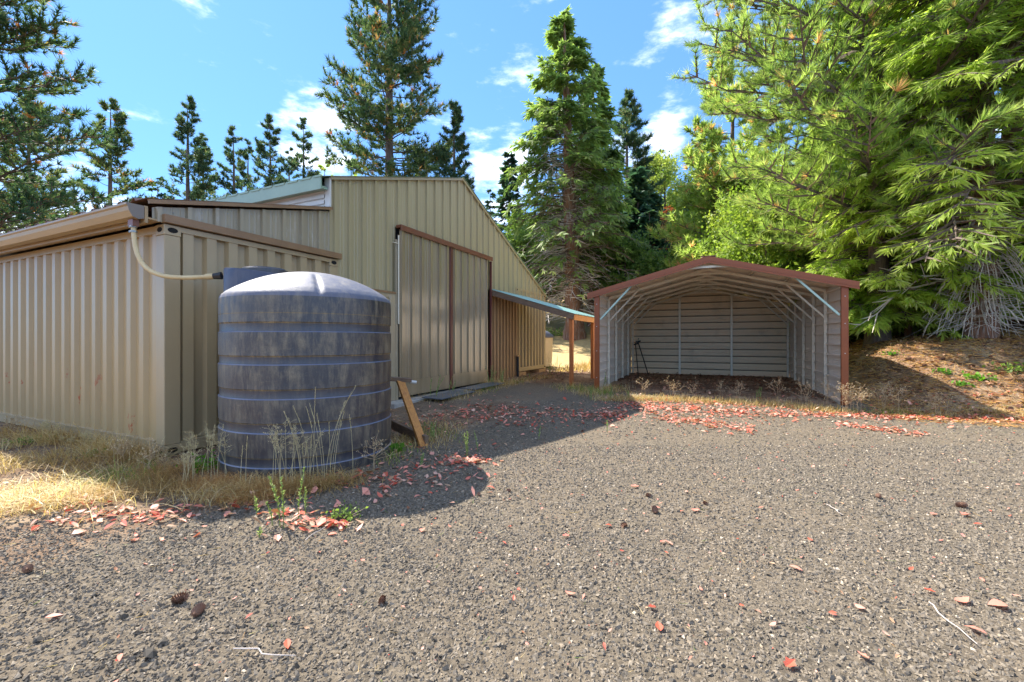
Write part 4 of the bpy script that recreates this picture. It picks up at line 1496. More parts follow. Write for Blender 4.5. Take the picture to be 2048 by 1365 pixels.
# maples and bushes between
for (px, top, Z, rad, lab, mt, nb, tm) in (
        (1330, 298, 38, 3.3, 'yellow green maple left of the far grey fir', 'leaf_green', 46, .75),
        (1405, 330, 36, 2.6, 'yellow green maple nearest the pine branches', 'leaf_green', 40, .7),
        (1050, 470, 30, 2.2, 'light green bushy tree behind the barn corner', 'leaf_green', 26, .5),
        (1250, 480, 27, 2.2, 'mid green bushy tree at the foot of the cedars', 'leaf_green', 28, .2),
        (1440, 440, 24, 2.6, 'bright yellow green tree left of the long needled pine', 'leaf_yellow', 40, .5)):
    X = at_px(px, Z)
    tree('leafy', 'maple_tree', X, Z, topH(top, Z, X), lab, 500 + px, Rad=rad, zb=.18, nbr=nb, mat=M[mt], group='leafy trees behind the carport', needle=.32, nn=17, w=.20, sub=7, k=3, cat='tree', tone_mu=tm)
for i, (px, top, Z, rad, mt, lab) in enumerate(((1090, 440, 37, 3.4, 'leaf_green', 'green leafy tree seen through the left side of the tall cedar'), (1165, 400, 40, 3.6, 'leaf_green', 'green leafy tree seen through the lower cedar twigs'),
                                                (1225, 390, 38, 3.2, 'leaf_green', 'green leafy tree between the cedars and the dark fir'))):
    X = at_px(px, Z)
    tree('leafy', 'maple_tree', X, Z, topH(top, Z, X), lab, 560 + i, Rad=rad, zb=.05, nbr=36, mat=M[mt], group='leafy trees behind the carport', needle=.40, nn=13, w=.29, sub=7, k=3, cat='tree', tone_mu=.3)
X = at_px(1305, 33)
tree('fir', 'fir_tree', X, 33, topH(385, 33, X), 'dark green fir right behind the red sapling', 570, Rad=2.8, zb=.04, nbr=80, mat=M['fir_far'], group='conifers behind the carport', needle=.6, nn=5, w=.22, sub=8, k=3)
# red dead sapling
Z = 28.5; X = at_px(1336, Z)
tree('fir', 'fir_tree', X, Z, topH(412, Z, X), 'dead rust red sapling among the green trees', 601, Rad=1.25, zb=.45, nbr=40, mat=M['red_needles'], group=None, needle=.32, nn=5, w=.14, sub=5, k=2, cat='dead tree')

# left big pine
Z = 14.5; X = at_px(-75, Z)
tree('pine', 'pine_tree', X, Z, 17.5, 'big pine at the far left whose branches hang over the container roof', 701, Rad=4.1, zb=.12, nbr=120, mat=M['pine_dark'], group=G_L, needle=.28, nn=17, r0=.3,
     sub=12, k=4, orange=.02, w=.018, tone_mu=.42, prof=lambda q: (1 - q) ** .7 * 1.05 + .05)
Z = 26; X = at_px(60, Z)
tree('pine', 'pine_tree', X, Z, 15.5, 'paler pine behind the big left pine', 702, Rad=3.6, zb=.1, nbr=80, mat=M['pine_dark'], group=G_L, needle=.4, nn=12, w=.035, sub=9, k=3, tone_mu=.65)
for i, (px, top, Z) in enumerate(((150, 425, 44), (258, 400, 58), (345, 385, 60), (430, 350, 62), (650, 330, 50), (700, 320, 44), (850, 330, 42), (960, 420, 44))):
    X = at_px(px, Z)
    H = topH(top, Z, X)
    tree('pine', 'pine_tree', X, Z, H, ('young pine just above the gutter at the left', 'low pale pine over the gutter corner', 'low pine beside the small dark fir', 'low pine where the green roof begins',
         'pale low pine at the left foot of the tall pine', 'low pine in front of the tall pine trunk', 'low pine at the right foot of the tall pine', 'low pine at the sloping gable edge')[i],
         720 + i, Rad=H * .2, zb=.1, nbr=46, mat=M['pine_far'] if i not in (4, 5) else M['pine_near'], group=G_L, needle=.4, nn=8, w=.045, sub=10, k=3, tone_mu=.6)

# ---- the right hand wood
G_R = 'trees on the bank right of the carport'
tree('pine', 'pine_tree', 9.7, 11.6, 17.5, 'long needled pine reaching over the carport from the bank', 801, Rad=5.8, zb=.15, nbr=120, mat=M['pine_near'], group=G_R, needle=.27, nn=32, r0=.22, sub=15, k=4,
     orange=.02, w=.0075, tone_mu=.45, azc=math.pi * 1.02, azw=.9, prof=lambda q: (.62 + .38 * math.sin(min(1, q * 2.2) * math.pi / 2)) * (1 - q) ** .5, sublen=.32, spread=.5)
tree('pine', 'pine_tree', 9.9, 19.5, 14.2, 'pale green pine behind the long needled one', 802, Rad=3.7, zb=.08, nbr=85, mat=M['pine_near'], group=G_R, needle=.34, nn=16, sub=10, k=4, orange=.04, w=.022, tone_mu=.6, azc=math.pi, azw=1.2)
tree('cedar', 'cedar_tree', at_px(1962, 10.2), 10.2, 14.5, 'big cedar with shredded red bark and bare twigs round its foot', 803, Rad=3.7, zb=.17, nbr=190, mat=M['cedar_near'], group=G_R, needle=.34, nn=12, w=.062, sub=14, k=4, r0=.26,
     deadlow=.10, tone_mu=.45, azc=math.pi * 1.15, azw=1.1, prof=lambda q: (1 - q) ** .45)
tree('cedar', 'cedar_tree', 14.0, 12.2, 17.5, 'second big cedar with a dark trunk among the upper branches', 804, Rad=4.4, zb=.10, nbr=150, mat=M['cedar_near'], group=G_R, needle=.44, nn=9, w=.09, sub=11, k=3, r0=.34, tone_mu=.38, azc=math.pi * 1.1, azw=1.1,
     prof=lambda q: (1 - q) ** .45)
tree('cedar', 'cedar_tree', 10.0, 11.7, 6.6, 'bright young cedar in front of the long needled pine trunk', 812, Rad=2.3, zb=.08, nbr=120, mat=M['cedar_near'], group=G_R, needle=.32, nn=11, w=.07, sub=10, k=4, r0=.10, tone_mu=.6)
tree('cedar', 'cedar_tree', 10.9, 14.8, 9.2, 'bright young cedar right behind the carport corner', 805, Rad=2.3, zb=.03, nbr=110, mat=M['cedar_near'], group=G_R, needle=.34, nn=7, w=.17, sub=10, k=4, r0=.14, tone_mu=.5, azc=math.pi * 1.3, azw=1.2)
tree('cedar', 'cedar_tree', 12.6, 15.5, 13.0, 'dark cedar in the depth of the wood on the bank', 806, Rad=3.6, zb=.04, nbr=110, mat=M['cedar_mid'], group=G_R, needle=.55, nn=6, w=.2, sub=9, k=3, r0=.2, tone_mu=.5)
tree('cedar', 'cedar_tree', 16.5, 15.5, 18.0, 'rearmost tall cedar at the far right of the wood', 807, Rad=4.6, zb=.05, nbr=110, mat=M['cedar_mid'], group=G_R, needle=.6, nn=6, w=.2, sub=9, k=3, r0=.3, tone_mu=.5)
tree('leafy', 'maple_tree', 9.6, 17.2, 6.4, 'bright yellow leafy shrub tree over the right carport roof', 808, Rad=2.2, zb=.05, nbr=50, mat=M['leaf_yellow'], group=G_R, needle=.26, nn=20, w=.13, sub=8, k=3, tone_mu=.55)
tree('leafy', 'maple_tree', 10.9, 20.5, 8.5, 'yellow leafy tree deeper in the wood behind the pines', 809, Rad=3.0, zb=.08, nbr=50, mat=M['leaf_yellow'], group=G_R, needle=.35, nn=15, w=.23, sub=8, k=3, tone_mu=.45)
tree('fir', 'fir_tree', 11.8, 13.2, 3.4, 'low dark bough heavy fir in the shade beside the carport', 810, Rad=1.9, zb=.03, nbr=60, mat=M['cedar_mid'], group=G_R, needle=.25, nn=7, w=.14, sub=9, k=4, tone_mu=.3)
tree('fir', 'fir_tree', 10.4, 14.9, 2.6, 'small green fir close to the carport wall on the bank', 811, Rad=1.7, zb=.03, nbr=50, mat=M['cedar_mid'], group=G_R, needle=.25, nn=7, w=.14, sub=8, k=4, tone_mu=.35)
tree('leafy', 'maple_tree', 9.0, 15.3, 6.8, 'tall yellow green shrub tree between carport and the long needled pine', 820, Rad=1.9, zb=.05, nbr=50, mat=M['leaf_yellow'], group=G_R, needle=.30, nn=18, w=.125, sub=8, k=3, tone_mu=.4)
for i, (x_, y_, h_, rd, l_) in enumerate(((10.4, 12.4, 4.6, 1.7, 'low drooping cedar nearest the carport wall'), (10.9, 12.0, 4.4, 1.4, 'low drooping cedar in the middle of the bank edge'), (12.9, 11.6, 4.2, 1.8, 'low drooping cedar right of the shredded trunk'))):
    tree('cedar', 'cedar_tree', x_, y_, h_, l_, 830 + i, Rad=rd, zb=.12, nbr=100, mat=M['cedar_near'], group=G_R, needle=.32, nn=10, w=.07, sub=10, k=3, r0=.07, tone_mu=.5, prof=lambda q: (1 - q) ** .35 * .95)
# bare twigs sweeping down round the near cedar's foot
r = np.random.default_rng(55)
cx, cy = at_px(1962, 10.2), 10.2
segs = []
for i in range(120):
    a = r.uniform(math.pi * .75, math.pi * 1.75)
    z0_ = r.uniform(.4, 2.6)
    L = r.uniform(.5, 1.5)
    tt = np.linspace(0, 1, 8)
    hd = np.array([math.cos(a), math.sin(a), 0])
    pts = np.array([cx, cy, gh(cx, cy) + z0_]) + L * (tt[:, None] * hd) + np.array([0, 0, 1.0]) * (-(z0_ * r.uniform(.4, 1.0)) * tt ** 1.7)[:, None]
    pts += r.normal(0, .03, pts.shape) * tt[:, None]
    gz_ = ground_h(pts[:, 0], pts[:, 1]) + .03
    pts[:, 2] = np.maximum(pts[:, 2], gz_)
    segs.append((pts, .014 * (1 - tt * .7) * r.uniform(.6, 1.3)))
    for s_ in range(3):
        i0 = r.integers(2, 7)
        e = pts[i0] + r.normal(0, .22, 3) * np.array([1, 1, .5])
        e[2] = max(e[2], gh(e[0], e[1]) + .02)
        segs.append((np.linspace(pts[i0], e, 3), np.array([.006, .005, .003])))
SV, SF = limbs_np(segs, 4)
SV[:, 0] -= cx; SV[:, 1] -= cy; SV[:, 2] -= gh(cx, cy)
near_cedar = [o for o in bpy.data.objects if o.get('label', '').startswith('big cedar with shredded')][0]
link('bare_twig', np_mesh('bare_twig', SV, SF), M['dead_wood'], near_cedar, kind='stuff')


# ================================================================ grass, weeds, leaves, cones
def blades(n, X, Y, h, lean, w, tone, r, nseg=3):
    """bent grass blades"""
    Z0 = ground_h(X, Y)
    a = r.uniform(0, 2 * np.pi, n)
    hd = np.stack([np.cos(a), np.sin(a), np.zeros(n)], 1)
    sd = np.stack([-np.sin(a + r.normal(0, .6, n)), np.cos(a), np.zeros(n)], 1)
    rows = []
    for k in range(nseg + 1):
        t_ = k / nseg
        p = np.stack([X, Y, Z0], 1) + hd * (lean * h * t_ ** 1.6)[:, None] + np.array([0, 0, 1.0]) * (h * (t_ - .45 * np.minimum(lean, 1.3) * t_ ** 2.2))[:, None]
        ww = w * (1 - t_ * .75)
        rows.append(p - sd * ww[:, None])
        rows.append(p + sd * ww[:, None])
    V = np.stack(rows, 1).reshape(-1, 3)
    m = (nseg + 1) * 2
    f = np.array([[2 * k, 2 * k + 1, 2 * k + 3, 2 * k + 2] for k in range(nseg)])
    F = (f[None] + (np.arange(n) * m)[:, None, None]).reshape(-1, 4)
    return V, F, np.repeat(tone, m)


def in_band(n, pts, width, r):
    """random spots along an image-free ground polyline"""
    pts = [Vector(p) for p in pts]
    ls = [(b - a).length for a, b in zip(pts, pts[1:])]
    c = np.cumsum([0] + ls)
    u_ = r.uniform(0, c[-1], n)
    X, Y = np.zeros(n), np.zeros(n)
    for i, (a, b) in enumerate(zip(pts, pts[1:])):
        m = (u_ >= c[i]) & (u_ <= c[i + 1])
        q = (u_[m] - c[i]) / ls[i]
        X[m] = a.x + (b.x - a.x) * q
        Y[m] = a.y + (b.y - a.y) * q
    X += r.normal(0, width, n)
    Y += r.normal(0, width, n)
    return X, Y


def not_inside(X, Y, pad=0.0):
    S = (X - P0.x) * U.x + (Y - P0.y) * U.y
    Nn = (X - P0.x) * W.x + (Y - P0.y) * W.y
    ok = ~((S > -.02 - pad) & (Nn < .03 + pad))
    ok &= (X - TC.x) ** 2 + (Y - TC.y) ** 2 > (.88 + pad) ** 2
    return ok


r = np.random.default_rng(91)
# dry tangle along the container and round the tank foot
parts = []
G = lambda px, py: px2g(px, py)
zone = [(G(-40, 900), G(170, 945), G(330, 985), .34, 4300, (.06, .26), .9, 0.0),
        (G(-60, 1000), G(60, 1010), G(230, 985), .16, 3600, (.06, .15), 1.2, 0.0),
        (G(0, 872), G(150, 890), G(300, 930), .10, 2600, (.12, .34), .7, 0.2),
        (G(330, 975), G(470, 985), G(690, 965), .14, 3800, (.07, .19), 1.0, 0.0)]
for a_, b_, c_, wd, n, hr, ln, gr in zone:
    X, Y = in_band(n, (a_, b_, c_), wd, r)
    ok = not_inside(X, Y, .02)
    cl = smooth_noise(X, Y, 5.0, 77)
    ok &= cl > -.02 - r.random(len(X)) * .4
    X, Y = X[ok], Y[ok]
    n = len(X)
    tone = np.clip(.45 + smooth_noise(X, Y, 3.0, 78) * .7 + r.normal(0, .25, n), 0, .93)
    tone[(smooth_noise(X, Y, 3.2, 79) > .42) & (r.random(n) < .5)] = .99
    parts.append(blades(n, X, Y, r.uniform(hr[0], hr[1], n), r.uniform(.3, 1.0 + ln, n), r.uniform(.0012, .0038, n), tone, r))
V, F, T = join_np(parts)
link('dry_grass', np_mesh('dry_grass', V, F, T), M['straw'], kind='stuff', label='tangled dry golden grass along the container foot and round the tank')
# rusty tangles
parts = []
for px, py, n, hh in ((430, 975, 1100, .16), (540, 985, 1400, .17), (120, 860, 900, .26), (60, 1010, 700, .09), (470, 1000, 700, .12), (330, 950, 500, .2)):
    p = G(px, py)
    X = p.x + r.normal(0, .13, n); Y = p.y + r.normal(0, .10, n)
    ok = not_inside(X, Y, .01); X, Y = X[ok], Y[ok]; n = len(X)
    parts.append(blades(n, X, Y, r.uniform(hh * .5, hh, n), r.uniform(.5, 2.2, n), np.full(n, .0016), r.random(n), r))
V, F, T = join_np(parts)
link('rusty_grass', np_mesh('rusty_grass', V, F, T), M['straw_orange'], kind='stuff', label='rust coloured dry tangle before the tank and by the container')
# weed fringe before the carport, by the barn sill and round the posts
parts = []
fr_pts = [G(1195, 800), G(1300, 800), G(1450, 806), G(1560, 812), G(1680, 826)]
for pl, wd, n, hr in ((fr_pts, .13, 4200, (.04, .17)), ((G(1700, 826), G(1800, 826), G(1960, 826), G(2060, 830)), .16, 1500, (.03, .12)),
                      ((G(815, 800), G(900, 800), G(990, 775), G(1090, 755)), .16, 1900, (.04, .16)), ((G(1140, 775), G(1190, 790), G(1230, 775)), .22, 1700, (.04, .2)),
                      ((G(985, 770), G(1010, 768)), .18, 500, (.08, .26)), ((G(880, 850), G(830, 900)), .22, 900, (.03, .14)), ((G(760, 930), G(800, 880)), .1, 500, (.04, .16))):
    X, Y = in_band(n, pl, wd, r)
    ok = not_inside(X, Y, .05)
    X, Y = X[ok], Y[ok]; n = len(X)
    tone = np.clip(r.normal(.5, .25, n), 0, .93)
    tone[(smooth_noise(X, Y, 4, 80) > .1) & (r.random(n) < (.6 if pl is not fr_pts else .15))] = .98
    parts.append(blades(n, X, Y, r.uniform(hr[0], hr[1], n), r.uniform(.1, 1.3, n), np.full(n, .0032), tone, r))
V, F, T = join_np(parts)
link('weed_fringe', np_mesh('weed_fringe', V, F, T), M['straw'], kind='stuff', label='dry weedy fringe along the carport mouth, barn sill and posts')
# hillside grass
n = 60000
Yh = np.sqrt(r.uniform(14.5 ** 2, 46 ** 2, n)); Xh = r.uniform(-.10, .45, n) * Yh + r.normal(0, .4, n)
ok = (not_inside(Xh, Yh, .3)) & ~((Xh > 1.5) & (Xh < 9) & (Yh < 15))
Xh, Yh = Xh[ok], Yh[ok]; n = len(Xh)
tone = np.clip(.5 + smooth_noise(Xh, Yh, 1.2, 81) * .6 + r.normal(0, .15, n), 0, .93)
V, F, T = blades(n, Xh, Yh, r.uniform(.18, .60, n) * (.6 + .5 * (smooth_noise(Xh, Yh, .9, 82) > 0)), r.uniform(.1, 1.1, n), .006 + .0005 * Yh, tone, r, 2)
link('hill_grass', np_mesh('hill_grass', V, F, T), M['straw'], kind='stuff', label='tall golden dry grass on the slope behind the lean-to')
# green bush on the dry slope, ferny ground plants on the bank
def bush(px, py, rad, h, n, mat, label, leaf=.05, name='bush', cat='bush', tm=.5, group=None, flat=0.0):
    p = G(px, py)
    root = empty(name, p, 0, label, cat, group)
    P = r.normal(0, 1, (n, 3)) * np.array([rad, rad, h * .5]) * .5
    P[:, 2] = np.abs(P[:, 2]) + .02
    segs = [(np.linspace([0, 0, 0], P[i], 4), np.array([.006, .005, .004, .002])) for i in range(min(n, 24))]
    SV, SF = limbs_np(segs, 3)
    link('stem', np_mesh('stem', SV, SF), M['limb_dark'], root)
    V, F, T = leaves_np(P, r.uniform(.6, 1.2, n) * leaf, .34, np.full(n, tm), r, flat=flat)
    link('foliage', np_mesh('foliage', V, F, T), M[mat], root)


bush(1122, 672, 1.2, .7, 700, 'leaf_green', 'low green bush on the golden slope behind the lean-to', .10)
bush(1888, 748, .12, .10, 40, 'leaf_bright', 'small broad leafed plant on the bank, left of the pair', .09, 'seedling', 'plant', group='seedlings on the bank')
bush(1958, 760, .2, .15, 60, 'leaf_bright', 'larger broad leafed plant on the bank, below the cedar', .09, 'seedling', 'plant', group='seedlings on the bank')
bush(1922, 772, .13, .09, 36, 'leaf_bright', 'lowest broad leafed plant on the bank, between the other two', .08, 'seedling', 'plant', group='seedlings on the bank')
bush(2040, 745, .3, .25, 110, 'leaf_green', 'green ground plant at the right end of the bank', .09, 'seedling', 'plant', group='seedlings on the bank')
bush(1787, 712, .2, .15, 60, 'leaf_bright', 'little pale plant on the bank top beside the carport', .06, 'seedling', 'plant', group='seedlings on the bank')
bush(412, 940, .13, .22, 150, 'leaf_bright', 'bright green ferny plant between container corner and tank', .05, 'green_plant', 'plant')
bush(786, 905, .13, .12, 60, 'leaf_bright', 'bright green rosette at the right foot of the tank', .075, 'green_plant', 'plant', flat=.4)
bush(60, 885, .22, .08, 240, 'leaf_bright', 'low green patch of leaves in the dry grass by the container', .03, 'green_plant', 'plant')
bush(185, 915, .10, .10, 120, 'leaf_green', 'small green tuft in the straw near the container corner', .04, 'green_plant', 'plant')
bush(690, 1040, .11, .09, 200, 'leaf_green', 'yellowing feathery moss like tuft at the shadow edge', .026, 'green_plant', 'plant')


def needle_stalk(root, h, lean, r, leafy, mat, lw, ll, seedhead=0):
    """one upright stalk with small leaves or a seed head"""
    a = r.uniform(0, 2 * np.pi)
    tt = np.linspace(0, 1, 7)
    pts = np.stack([np.cos(a) * lean * h * tt ** 2, np.sin(a) * lean * h * tt ** 2, h * (tt - .12 * lean * tt ** 2)], 1)
    return pts


def weed(px, py, h, kind, label, seed, n=1, spread=.03, group='tall weeds', name='weed'):
    r = np.random.default_rng(seed)
    p = G(px, py)
    root = empty(name, p, 0, label, 'weed', group)
    segs, parts = [], []
    for i in range(n):
        b = np.array([r.normal(0, spread), r.normal(0, spread), 0]) if n > 1 else np.zeros(3)
        pts = needle_stalk(root, h * r.uniform(.7, 1), r.uniform(.0, .35), r, 0, 0, 0, 0) + b
        segs.append((pts, np.linspace(.0032, .0014, 7) * (1.3 if kind == 'green' else 1)))
        hh = pts[-1, 2]
        if kind == 'green':
            m = int(60 * hh / .3)
            q = r.uniform(.22, 1, m)
            P = np.stack([np.interp(q, np.linspace(0, 1, 7), pts[:, k]) for k in range(3)], 1)
            aa = r.uniform(0, 6.283, m)
            D = np.stack([np.cos(aa), np.sin(aa), np.full(m, .9)], 1)
            parts.append(needles(P, D, np.full(m, .030) * (1.2 - .6 * q), 1, .15, .0055, np.clip(r.normal(.6, .2, m), 0, 1), r))
        elif kind == 'panicle':
            for s_ in range(16):
                q = r.uniform(.60, 1)
                i0 = min(int(q * 6), 5)
                p0 = pts[i0] + (pts[i0 + 1] - pts[i0]) * (q * 6 - i0)
                e = p0 + np.array([r.normal(0, .035), r.normal(0, .035), r.uniform(.01, .06)]) * (1.5 - q)
                segs.append((np.array([p0, e]), np.array([.0009, .0007])))
                m = 7
                P = p0 + (e - p0) * r.uniform(.3, 1.1, (m, 1)) + r.normal(0, .005, (m, 3))
                parts.append(needles(P, np.tile(e - p0, (m, 1)) + 1e-6, np.full(m, .012), 1, .01, .0020, r.random(m), r))
        elif kind == 'spike':
            m = 46
            q = r.uniform(.72, 1, m)
            P = np.stack([np.interp(q, np.linspace(0, 1, 7), pts[:, k]) for k in range(3)], 1)
            parts.append(needles(P, np.tile([0, 0, 1.0], (m, 1)), np.full(m, .022), 1, .22, .0028, r.random(m), r))
        elif kind == 'branchy':
            for s_ in range(5):
                q = r.uniform(.35, 1)
                i0 = min(int(q * 6), 5)
                p0 = pts[i0] + (pts[i0 + 1] - pts[i0]) * (q * 6 - i0)
                e = p0 + np.array([r.normal(0, .09), r.normal(0, .09), r.uniform(.02, .14)]) * (1.4 - q) * h / .4
                segs.append((np.linspace(p0, e, 3), np.array([.0028, .0022, .0014])))
                m = 3
                P = e + r.normal(0, .010, (m, 3))
                parts.append(needles(P, r.normal(0, 1, (m, 3)), np.full(m, .022), 1, .3, .005, r.random(m), r))
                for w_ in range(2):
                    e2 = e + r.normal(0, .035, 3) + np.array([0, 0, .03])
                    segs.append((np.array([p0 * .4 + e * .6, e2]), np.array([.0016, .001])))
                    parts.append(needles(e2 + r.normal(0, .006, (5, 3)), r.normal(0, 1, (5, 3)), np.full(5, .016), 1, .3, .004, r.random(5), r))
    SV, SF = limbs_np(segs, 3)
    V, F, T = join_np(parts)
    smat = M['stalk_green'] if kind == 'green' else M['stalk_brown'] if kind == 'branchy' else M['stalk_pale']
    link('stalk', np_mesh('stalk', SV, SF, np.full(len(SV), .5)), smat, root)
    link('seed_head' if kind != 'green' else 'leaf', np_mesh('tips', V, F, T), smat, root, kind='stuff')


WEEDS = [
    (936, 914, .30, 'green', 'pair of bright green leafy stalks lit at the barn shadow edge', 2),
    (955, 905, .26, 'green', 'thinner leafy stalk just behind the lit green pair', 1),
    (514, 1035, .22, 'green', 'leafy pale stalk, leftmost in the tank shadow', 1),
    (545, 1052, .24, 'green', 'short leafy stalk in the middle of the tank shadow', 1),
    (578, 1058, .42, 'green', 'tallest leafy stalk before the tank', 2),
    (597, 1040, .36, 'green', 'reddish footed leafy stalk right of the tallest one', 1),
    (611, 1030, .20, 'green', 'short yellow green stalk, rightmost in the tank shadow', 1),
    (519, 1078, .08, 'green', 'tiny pale sprout at the lit gravel edge', 1),
    (640, 965, .92, 'spike', 'tall straw coloured spikes against the tank, right group', 7),
    (672, 960, .66, 'spike', 'leaning straw spikes right of the tallest group', 5),
    (613, 968, .52, 'spike', 'greenish thin spikes left of the tallest group', 4),
    (560, 975, .62, 'panicle', 'fluffy seed heads against the tank, left of the middle', 6),
    (585, 980, .64, 'panicle', 'dense fluffy seed heads in the middle of the tank foot', 7),
    (500, 975, .48, 'spike', 'lone thin stalk left of the fluffy seed heads', 2),
    (455, 965, .56, 'panicle', 'airy seed heads over the left edge of the tank', 5),
    (395, 965, .54, 'panicle', 'airy seed heads in the dark gap between container and tank', 6),
    (365, 975, .36, 'panicle', 'low airy seed heads by the container corner', 5),
    (738, 945, .30, 'branchy', 'rusty branched weed at the right foot of the tank', 3),
    (300, 950, .22, 'branchy', 'dry flower heads below the container corner', 5),
    (240, 935, .22, 'branchy', 'dry pale flower heads beside the container rail', 5),
    (160, 905, .24, 'panicle', 'wispy brown seed heads by the rusty container ribs', 7),
    (90, 880, .26, 'panicle', 'wispy brown seed heads at the left part of the container', 7),
    (30, 870, .22, 'branchy', 'grey dry weed at the far left container foot', 4),
    (868, 800, .50, 'green', 'tall green weed before the near door leaf', 3),
    (905, 788, .40, 'green', 'green weed before the gap of the sliding doors', 3),
    (985, 772, .50, 'green', 'green weed cluster at the right end of the doors, left one', 5),
    (1002, 770, .48, 'green', 'green weed cluster at the right end of the doors, right one', 5),
    (1100, 748, .32, 'green', 'thin green weed between far container and awning post', 3),
    (1062, 760, .22, 'green', 'small green weed before the far container skid', 2),
    (1212, 778, .42, 'green', 'arching pale green weed just inside the carport', 2),
    (1225, 800, .30, 'green', 'upright weed at the left carport post', 3),
    (1182, 800, .22, 'green', 'weed left of the carport post', 3),
    (1258, 800, .24, 'green', 'slim green weed by the left carport wall', 2),
    (1290, 795, .30, 'branchy', 'pale branching dry weed near the left carport wall', 2),
    (1345, 800, .28, 'branchy', 'pale dry weed leaning sideways left of the carport middle', 3),
    (1388, 800, .32, 'branchy', 'pale dry weed in the middle of the carport mouth', 2),
    (1440, 798, .26, 'branchy', 'thin dry weed right of the carport middle', 2),
    (1478, 802, .30, 'branchy', 'knobbly dry weed before the back wall', 3),
    (1515, 800, .26, 'green', 'greenish weed before the right bays', 3),
    (1560, 808, .36, 'branchy', 'brown dry weed before the inner right frames', 3),
    (1610, 812, .38, 'branchy', 'round headed dry weed before the right carport wall', 4),
    (1650, 818, .42, 'branchy', 'tall brown dry weed next to the right wall end', 3),
    (1698, 828, .44, 'branchy', 'thicket of dry stems round the right carport post', 6),
    (1722, 828, .36, 'branchy', 'dry stems just right of the carport post', 5),
    (1762, 822, .38, 'branchy', 'rusty dry weed in the shade right of the carport', 5),
    (1800, 826, .36, 'branchy', 'dry weed at the foot of the shaded bank', 4),
    (1872, 830, .30, 'branchy', 'lone tuft of dry stems at the bank foot shadow edge', 5),
    (2030, 815, .16, 'branchy', 'small dry weed at the right end of the bank foot', 2),
    (842, 935, .20, 'green', 'faint yellow weed in the leaves right of the tank', 2),
    (865, 885, .30, 'green', 'wispy weed beside the leaning board', 3),
    (1215, 866, .22, 'green', 'thin upright weed at the shadow edge on the gravel', 1),
    (1078, 880, .20, 'green', 'thin weed standing in the barn shadow on the gravel', 1),
]
for i, (px, py, h, kd, lab, n) in enumerate(WEEDS):
    weed(px, py, h * (1.25 if kd == 'branchy' else 1), kd, lab, 900 + i, n, .035 if n < 5 else .06)

# fallen leaves ------------------------------------------------------------
def leaf_shape(r, long_=.09, wide=.5, lobed=False, m=4):
    """curled leaf as triangles, tip along +x"""
    ts = np.linspace(0, 1, m)
    wv = np.sin(np.pi * ts ** .8) * wide * .5
    if lobed:
        wv = wv * (1 + .35 * np.sin(ts * 14))
    c1, c2 = r.uniform(-.5, .5), r.uniform(-.15, .7)
    V = []
    for t_, w_ in zip(ts, wv):
        zc = c1 * (t_ - .5) ** 2
        V += [(t_ - .5, -w_, zc + c2 * w_), (t_ - .5, 0, zc), (t_ - .5, w_, zc + c2 * w_)]
    V = np.array(V) * long_
    F = []
    for i in range(m - 1):
        a = i * 3
        F += [(a, a + 3, a + 4), (a, a + 4, a + 1), (a + 1, a + 4, a + 5), (a + 1, a + 5, a + 2)]
    V[:, 2] -= V[:, 2].min()
    return V, np.array(F)


LS = [leaf_shape(np.random.default_rng(i), 1.0, (.42, .6, .38, .8, .5, .55)[i % 6], i % 3 == 1) for i in range(12)]

LF = [leaf_shape(np.random.default_rng(40 + i), 1.0, (.42, .6, .38, .8, .5, .55)[i % 6], i % 3 == 1, 8) for i in range(12)]


def litter(X, Y, size, tone, r, lift=.010):
    Vs, Fs, Ts, k = [], [], [], 0
    Z0 = ground_h(X, Y)
    for i in range(len(X)):
        V, F = LS[r.integers(len(LS))]
        a = r.uniform(0, 6.283)
        ca, sa = math.cos(a), math.sin(a)
        tx, ty = r.normal(0, .28, 2)
        v = V * size[i]
        x, y = v[:, 0] * ca - v[:, 1] * sa, v[:, 0] * sa + v[:, 1] * ca
        z_ = v[:, 2] + x * tx + y * ty
        Vs.append(np.stack([x + X[i], y + Y[i], z_ - z_.min() + Z0[i] + lift * r.uniform(.2, 2.2)], 1))
        Fs.append(F + k)
        Ts.append(np.full(len(V), tone[i]))
        k += len(V)
    return np.concatenate(Vs), np.concatenate(Fs), np.concatenate(Ts)


r = np.random.default_rng(17)
LX_, LY_ = [], []
def scatter_line(pts, w_px, n):
    """spots round a line given by photograph points, laid on the ground"""
    for _ in range(n):
        i = r.integers(len(pts) - 1)
        q = r.random()
        w_px_, w_px = w_px, w_px * (2.6 if r.random() < .25 else 1)
        px = pts[i][0] + (pts[i + 1][0] - pts[i][0]) * q + r.normal(0, w_px * 1.6)
        py = pts[i][1] + (pts[i + 1][1] - pts[i][1]) * q + r.normal(0, w_px * .55)
        w_px = w_px_
        if py < 735:
            continue
        p = px2g(px, py)
        LX_.append(p.x); LY_.append(p.y)
scatter_line([(1235, 812), (1360, 820), (1500, 826)], 11, 714)
scatter_line([(1320, 835), (1400, 845), (1500, 862)], 7, 323)
scatter_line([(1500, 830), (1700, 832), (1850, 838), (2060, 842)], 6, 884)
scatter_line([(1680, 850), (1760, 860), (1850, 872)], 4, 187)
scatter_line([(1240, 800), (1420, 806), (1640, 818)], 8, 442)
scatter_line([(950, 815), (1080, 825), (1200, 835), (1240, 830)], 11, 561)
scatter_line([(860, 830), (960, 830), (1080, 850)], 13, 289)
scatter_line([(880, 918), (960, 922), (920, 928)], 8, 102)
scatter_line([(640, 965), (720, 950), (860, 925), (960, 930)], 20, 158)
scatter_line([(700, 985), (800, 960), (900, 975)], 22, 115)
scatter_line([(440, 1010), (560, 1020), (700, 1050)], 20, 94)
scatter_line([(80, 1050), (240, 1040), (420, 1035)], 16, 94)
